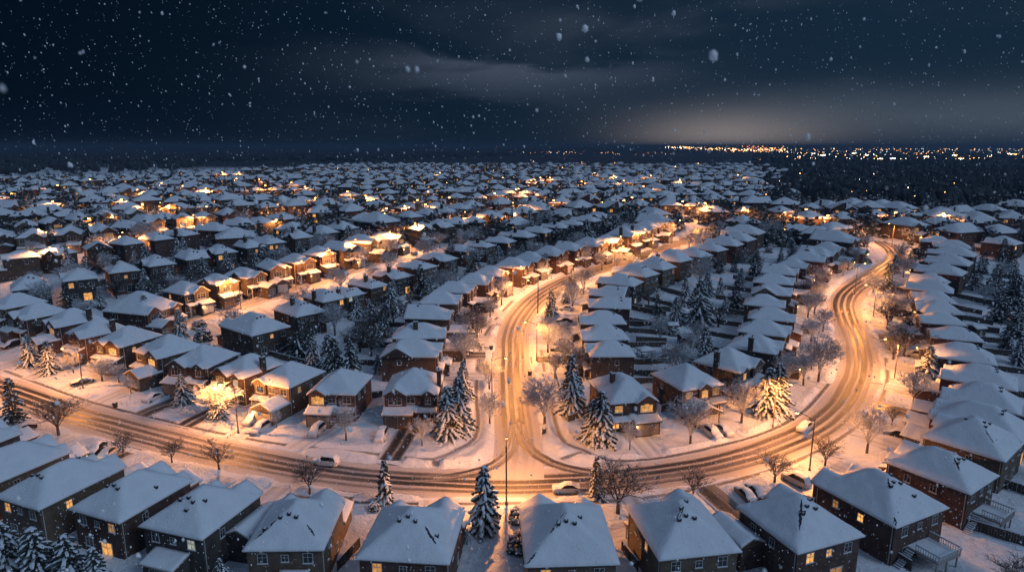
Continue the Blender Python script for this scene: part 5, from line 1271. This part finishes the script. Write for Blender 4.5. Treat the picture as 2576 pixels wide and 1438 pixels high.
def shed(px, py, rz, label, open_, w=3.0, d=2.6):
    p = at(px, py); root = bpy.data.objects.new('gazebo' if open_ else 'garden_shed', None); COL.objects.link(root); root.location = (p.x, p.y, float(zt(p.y)) + .1); root.rotation_euler = (0, 0, rz)
    if open_:
        for x in (-1, 1):
            for y in (-1, 1):
                pb = MB(); pb.box(-.06, .06, -.06, .06, -.5, 2.2); link('post', pb, root, (x * (w / 2 - .1), y * (d / 2 - .1), 0), mats=[M['metal']])
        link('table', (lambda m: (m.box(-.8, .8, -.5, .5, .65, .72), m.box(-.7, -.6, -.4, .4, -.4, .649), m.box(.6, .7, -.4, .4, -.4, .649), m.box(-.8, .8, -.5, .5, .721, .9, 1), m)[-1])(MB()), root, mats=[M['wood'], M['snow']])
    else:
        sb = MB(); sb.box(-w / 2, w / 2, -d / 2, d / 2, -.6, 2.1); link('wall', sb, root, mats=[M['wood']])
        db = MB(); db.box(-.45, .45, -d / 2 - .05, -d / 2 - .003, .05, 1.85); link('door', db, root, mats=[M['deckwood']])
    link('roof', make_roof('roof', [dict(x0=-w / 2 - .25, x1=w / 2 + .25, y0=-d / 2 - .25, y1=d / 2 + .25, e=2.3, k=.42, t='hip' if open_ else 'gx')], .5, [M['snow'], M['wood'], M['wood']], int(px), .25)[0], root)
    tag(root, label, 'gazebo' if open_ else 'shed', 'garden shelters')
shed(945, 862, .1, 'open snow roofed shelter in the garden beside the fence', True, 3.6, 3.2); shed(1622, 902, .2, 'dark open shelter beside the first house of the middle street right side', True, 3.2, 3); shed(1677, 898, -.2, 'small snow roofed shelter right of the dark open one', True, 2.4, 2.2)
shed(1722, 868, .3, 'pale roofed garden shed beside the tall pines', False); shed(1002, 938, .1, 'small shed behind the spruces at the end of the middle street left row', False, 2.4, 2.2); shed(1690, 838, .1, 'snow roofed shed among the gardens between the two streets', False, 2.6, 2.2); shed(2455, 846, .2, 'snow roofed shed in the outer gardens of the right street', False)
def bin_(px, py, label):
    p = at(px, py); root = bpy.data.objects.new('wheeled_bin', None); COL.objects.link(root); root.location = (p.x, p.y, float(zt(p.y)) + .3); root.rotation_euler = (0, 0, R.uniform(0, 3))
    b = MB(); b.add([(-.27, -.3, 0), (.27, -.3, 0), (.27, .3, 0), (-.27, .3, 0), (-.34, -.38, 1), (.34, -.38, 1), (.34, .38, 1), (-.34, .38, 1)], [(3, 2, 1, 0), (0, 1, 5, 4), (1, 2, 6, 5), (2, 3, 7, 6), (3, 0, 4, 7), (4, 5, 6, 7)])
    link('body', b, root, mats=[M['bin']]); l = MB(); l.box(-.38, .38, -.42, .4, 1.002, 1.08); l.blob((0, 0, 1.1), .3, .32, .1, 1); link('lid', l, root, mats=[M['bin'], M['treesnow']])
    for s in (-1, 1): wv = MB(); wv.tube((s * .24 - .03, .34, .05), (s * .24 + .03, .34, .05), .12, .12, 8); link('wheel', wv, root, mats=[M['tyre']])
    tag(root, label, 'bin', 'wheeled bins')
bin_(291, 1028, 'dark bin standing by the cleared walk of the main road'); bin_(1333, 947, 'dark bin on the right kerb of the middle street'); bin_(1369, 1094, 'dark bin at the verge right of the junction'); bin_(266, 1140, 'dark bin by the small bare tree on the near verge'); bin_(1236, 882, 'dark bin at a walk on the middle street left kerb'); bin_(2296, 1040, 'dark bin in front of the outer right street houses')

# ------------------------------------------------------------------ falling snow around the viewer
t = (1 + 5 ** .5) / 2
ico = np.array([(-1, t, 0), (1, t, 0), (-1, -t, 0), (1, -t, 0), (0, -1, t), (0, 1, t), (0, -1, -t), (0, 1, -t), (t, 0, -1), (t, 0, 1), (-t, 0, -1), (-t, 0, 1)]) / 1.902
icf = np.array([(0, 11, 5), (0, 5, 1), (0, 1, 7), (0, 7, 10), (0, 10, 11), (1, 5, 9), (5, 11, 4), (11, 10, 2), (10, 7, 6), (7, 1, 8), (3, 9, 4), (3, 4, 2), (3, 2, 6), (3, 6, 8), (3, 8, 9), (4, 9, 5), (2, 4, 11), (6, 2, 10), (8, 6, 7), (9, 8, 1)])
def flakes(n, lo, hi, r0, r1, rmin):
    c = NR.uniform(lo, hi, (n, 3)); c = c[np.linalg.norm(c - np.array([0, 0, CAMZ]), axis=1) > rmin]; n = len(c)
    s = r0 + (r1 - r0) * NR.random((n, 1, 1)) ** 3
    d = np.array([.25, .1, -1.0]); d /= np.linalg.norm(d)
    v = ico[None] * s * NR.uniform(.7, 1.25, (n, 12, 1)) * NR.uniform(.7, 1.2, (n, 1, 3))
    v = v + d * (v @ d)[..., None] * .55
    return v + c[:, None, :]
V = np.concatenate([flakes(33000, (-15, -4, CAMZ - 9), (15, 17, CAMZ + 8), .0042, .013, .9), flakes(130, (-1.8, .2, CAMZ - 1.4), (1.8, 2.2, CAMZ + 1.4), .003, .007, .45), flakes(9000, (-14, 2, CAMZ - 10), (14, 15, CAMZ - 1.5), .005, .013, 1.5), flakes(14000, (-40, -5, CAMZ - 24), (40, 45, CAMZ + 12), .010, .021, 6)])
FI = (icf[None] + 12 * np.arange(len(V))[:, None, None]).reshape(-1, 3)
def flake_mat():
    m, nt, b, N, L = newmat('snowflake'); N.remove(b)
    d = N.new('ShaderNodeBsdfDiffuse'); t_ = N.new('ShaderNodeBsdfTranslucent'); a_ = N.new('ShaderNodeAddShader')
    d.inputs[0].default_value = (.80, .80, .80, 1); t_.inputs[0].default_value = (.2, .2, .2, 1)
    L.new(d.outputs[0], a_.inputs[0]); L.new(t_.outputs[0], a_.inputs[1]); L.new(a_.outputs[0], N['Material Output'].inputs[0]); return m
M['flake'] = flake_mat()
tag(link('falling_snow', npmesh('falling_snow', V.reshape(-1, 3), FI, [M['flake']])), 'white snowflakes falling through the dark air', 'snow', None, 'stuff')

# ------------------------------------------------------------------ porch lamps
for i, (root, loc, pw, wh) in enumerate(PORCHES):
    l = bpy.data.lights.new('porch_light_glow', 'POINT'); l.color = (.9, .95, 1) if wh else (1, .52, .18); l.energy = pw; l.shadow_soft_size = .1
    link('porch_glow', l, root, loc)

# ------------------------------------------------------------------ sky
W = bpy.data.worlds.new('World'); S.world = W; W.use_nodes = True
nt = W.node_tree; N, L = nt.nodes, nt.links; bg = N['Background']
tc = N.new('ShaderNodeTexCoord'); sx = N.new('ShaderNodeSeparateXYZ'); L.new(tc.outputs['Generated'], sx.inputs[0])
x, y, z = sx.outputs
az = mth(nt, 'ARCTAN2', x, y)
cbv = N.new('ShaderNodeCombineXYZ'); L.new(mth(nt, 'MULTIPLY', az, 2.2), cbv.inputs[0]); L.new(mth(nt, 'MULTIPLY', z, 9.0), cbv.inputs[1])
n1 = noise(nt, cbv.outputs[0], 1.15, 5, .5, .3); 
cb2 = N.new('ShaderNodeCombineXYZ'); L.new(mth(nt, 'MULTIPLY', az, 3.0), cb2.inputs[0]); L.new(mth(nt, 'MULTIPLY', z, 16.0), cb2.inputs[1]); cb2.inputs[2].default_value = 4.7
n2 = noise(nt, cb2.outputs[0], 1.0, 5, .5, .4)
rt = sstep(nt, az, -.75, .55)
c = mixc(nt, rt, (.0008, .0042, .0110), (.0072, .0205, .0410))
c = mixc(nt, mth(nt, 'MULTIPLY', mth(nt, 'MULTIPLY', sstep(nt, n1, .45, .66), sstep(nt, az, -.55, .3)), .75), c, (.019, .033, .053))
def gauss(v, c0, w):
    t_ = mth(nt, 'DIVIDE', mth(nt, 'SUBTRACT', v, c0), w); return mth(nt, 'EXPONENT', mth(nt, 'MULTIPLY', mth(nt, 'MULTIPLY', t_, t_), -1.0))
cl = mth(nt, 'MULTIPLY', mth(nt, 'MULTIPLY', gauss(az, .0, .2), gauss(z, .115, .04)), sstep(nt, n2, .40, .58))
c = mixc(nt, mth(nt, 'MULTIPLY', cl, .9), c, (.056, .074, .112))
cl2 = mth(nt, 'MULTIPLY', mth(nt, 'MULTIPLY', gauss(az, .22, .2), gauss(z, .175, .03)), sstep(nt, n1, .36, .6))
c = mixc(nt, mth(nt, 'MULTIPLY', cl2, .8), c, (.046, .060, .090))
wide = mth(nt, 'MULTIPLY', mth(nt, 'MULTIPLY', gauss(az, .60, .34), gauss(z, .038, .034)), mth(nt, 'ADD', mth(nt, 'MULTIPLY', n2, .9), .45), None, True)
c = mixc(nt, mth(nt, 'MULTIPLY', wide, .85), c, (.075, .098, .130))
glow = mth(nt, 'MULTIPLY', gauss(az, .31, .12), gauss(z, .008, .034))
c = mixc(nt, mth(nt, 'MULTIPLY', glow, .8), c, (.33, .285, .27))
# the snow cloud overhead, lit from below by the town
up = sstep(nt, z, .30, .85)
amb = mixc(nt, sstep(nt, n1, .3, .7), (.105, .163, .275), (.155, .225, .355))
c = mixc(nt, up, c, amb)
L.new(c, bg.inputs['Color']); bg.inputs['Strength'].default_value = 1.0
sl = bpy.data.lights.new('moonlight', 'SUN'); sl.energy = .95; sl.angle = math.radians(25); sl.color = (.56, .74, 1)
so = link('moonlight', sl); so.rotation_euler = (math.radians(55), 0, math.radians(58))

# the snowy night air
HB = MB(); HB.box(-17500, 17500, -1200, 16500, -60, 69)
hm = bpy.data.materials.new('haze'); hm.use_nodes = True; hn = hm.node_tree; hn.nodes.remove(hn.nodes['Principled BSDF'])
pv = hn.nodes.new('ShaderNodeVolumePrincipled'); pv.inputs['Color'].default_value = (.20, .30, .44, 1); pv.inputs['Density'].default_value = HAZE; pv.inputs['Anisotropy'].default_value = .35
hn.links.new(pv.outputs[0], hn.nodes['Material Output'].inputs['Volume'])
if HAZE: ho = link('haze', HB, mats=[hm]); ho['kind'] = 'stuff'; tag(ho, 'thin snowy night haze dimming the far houses', 'haze')

S.view_settings.view_transform = 'Standard'; S.view_settings.look = 'None'; S.view_settings.exposure = 0; S.view_settings.gamma = 1
cy = S.cycles; S.render.engine = 'CYCLES'
cy.use_light_tree = True; cy.use_denoising = True; cy.denoiser = 'OPENIMAGEDENOISE'; cy.denoising_input_passes = 'RGB_ALBEDO_NORMAL'; cy.denoising_prefilter = 'ACCURATE'
cy.max_bounces = 4; cy.diffuse_bounces = 2; cy.glossy_bounces = 2; cy.sample_clamp_indirect = 2.0; cy.sample_clamp_direct = 0
S.render.film_transparent = False
for lab, os_ in USED.items():
    if len(os_) > 1: print('SAME LABEL', len(os_), lab)
    n = len(lab.split())
    if not 4 <= n <= 16: print('WORDS', n, lab)
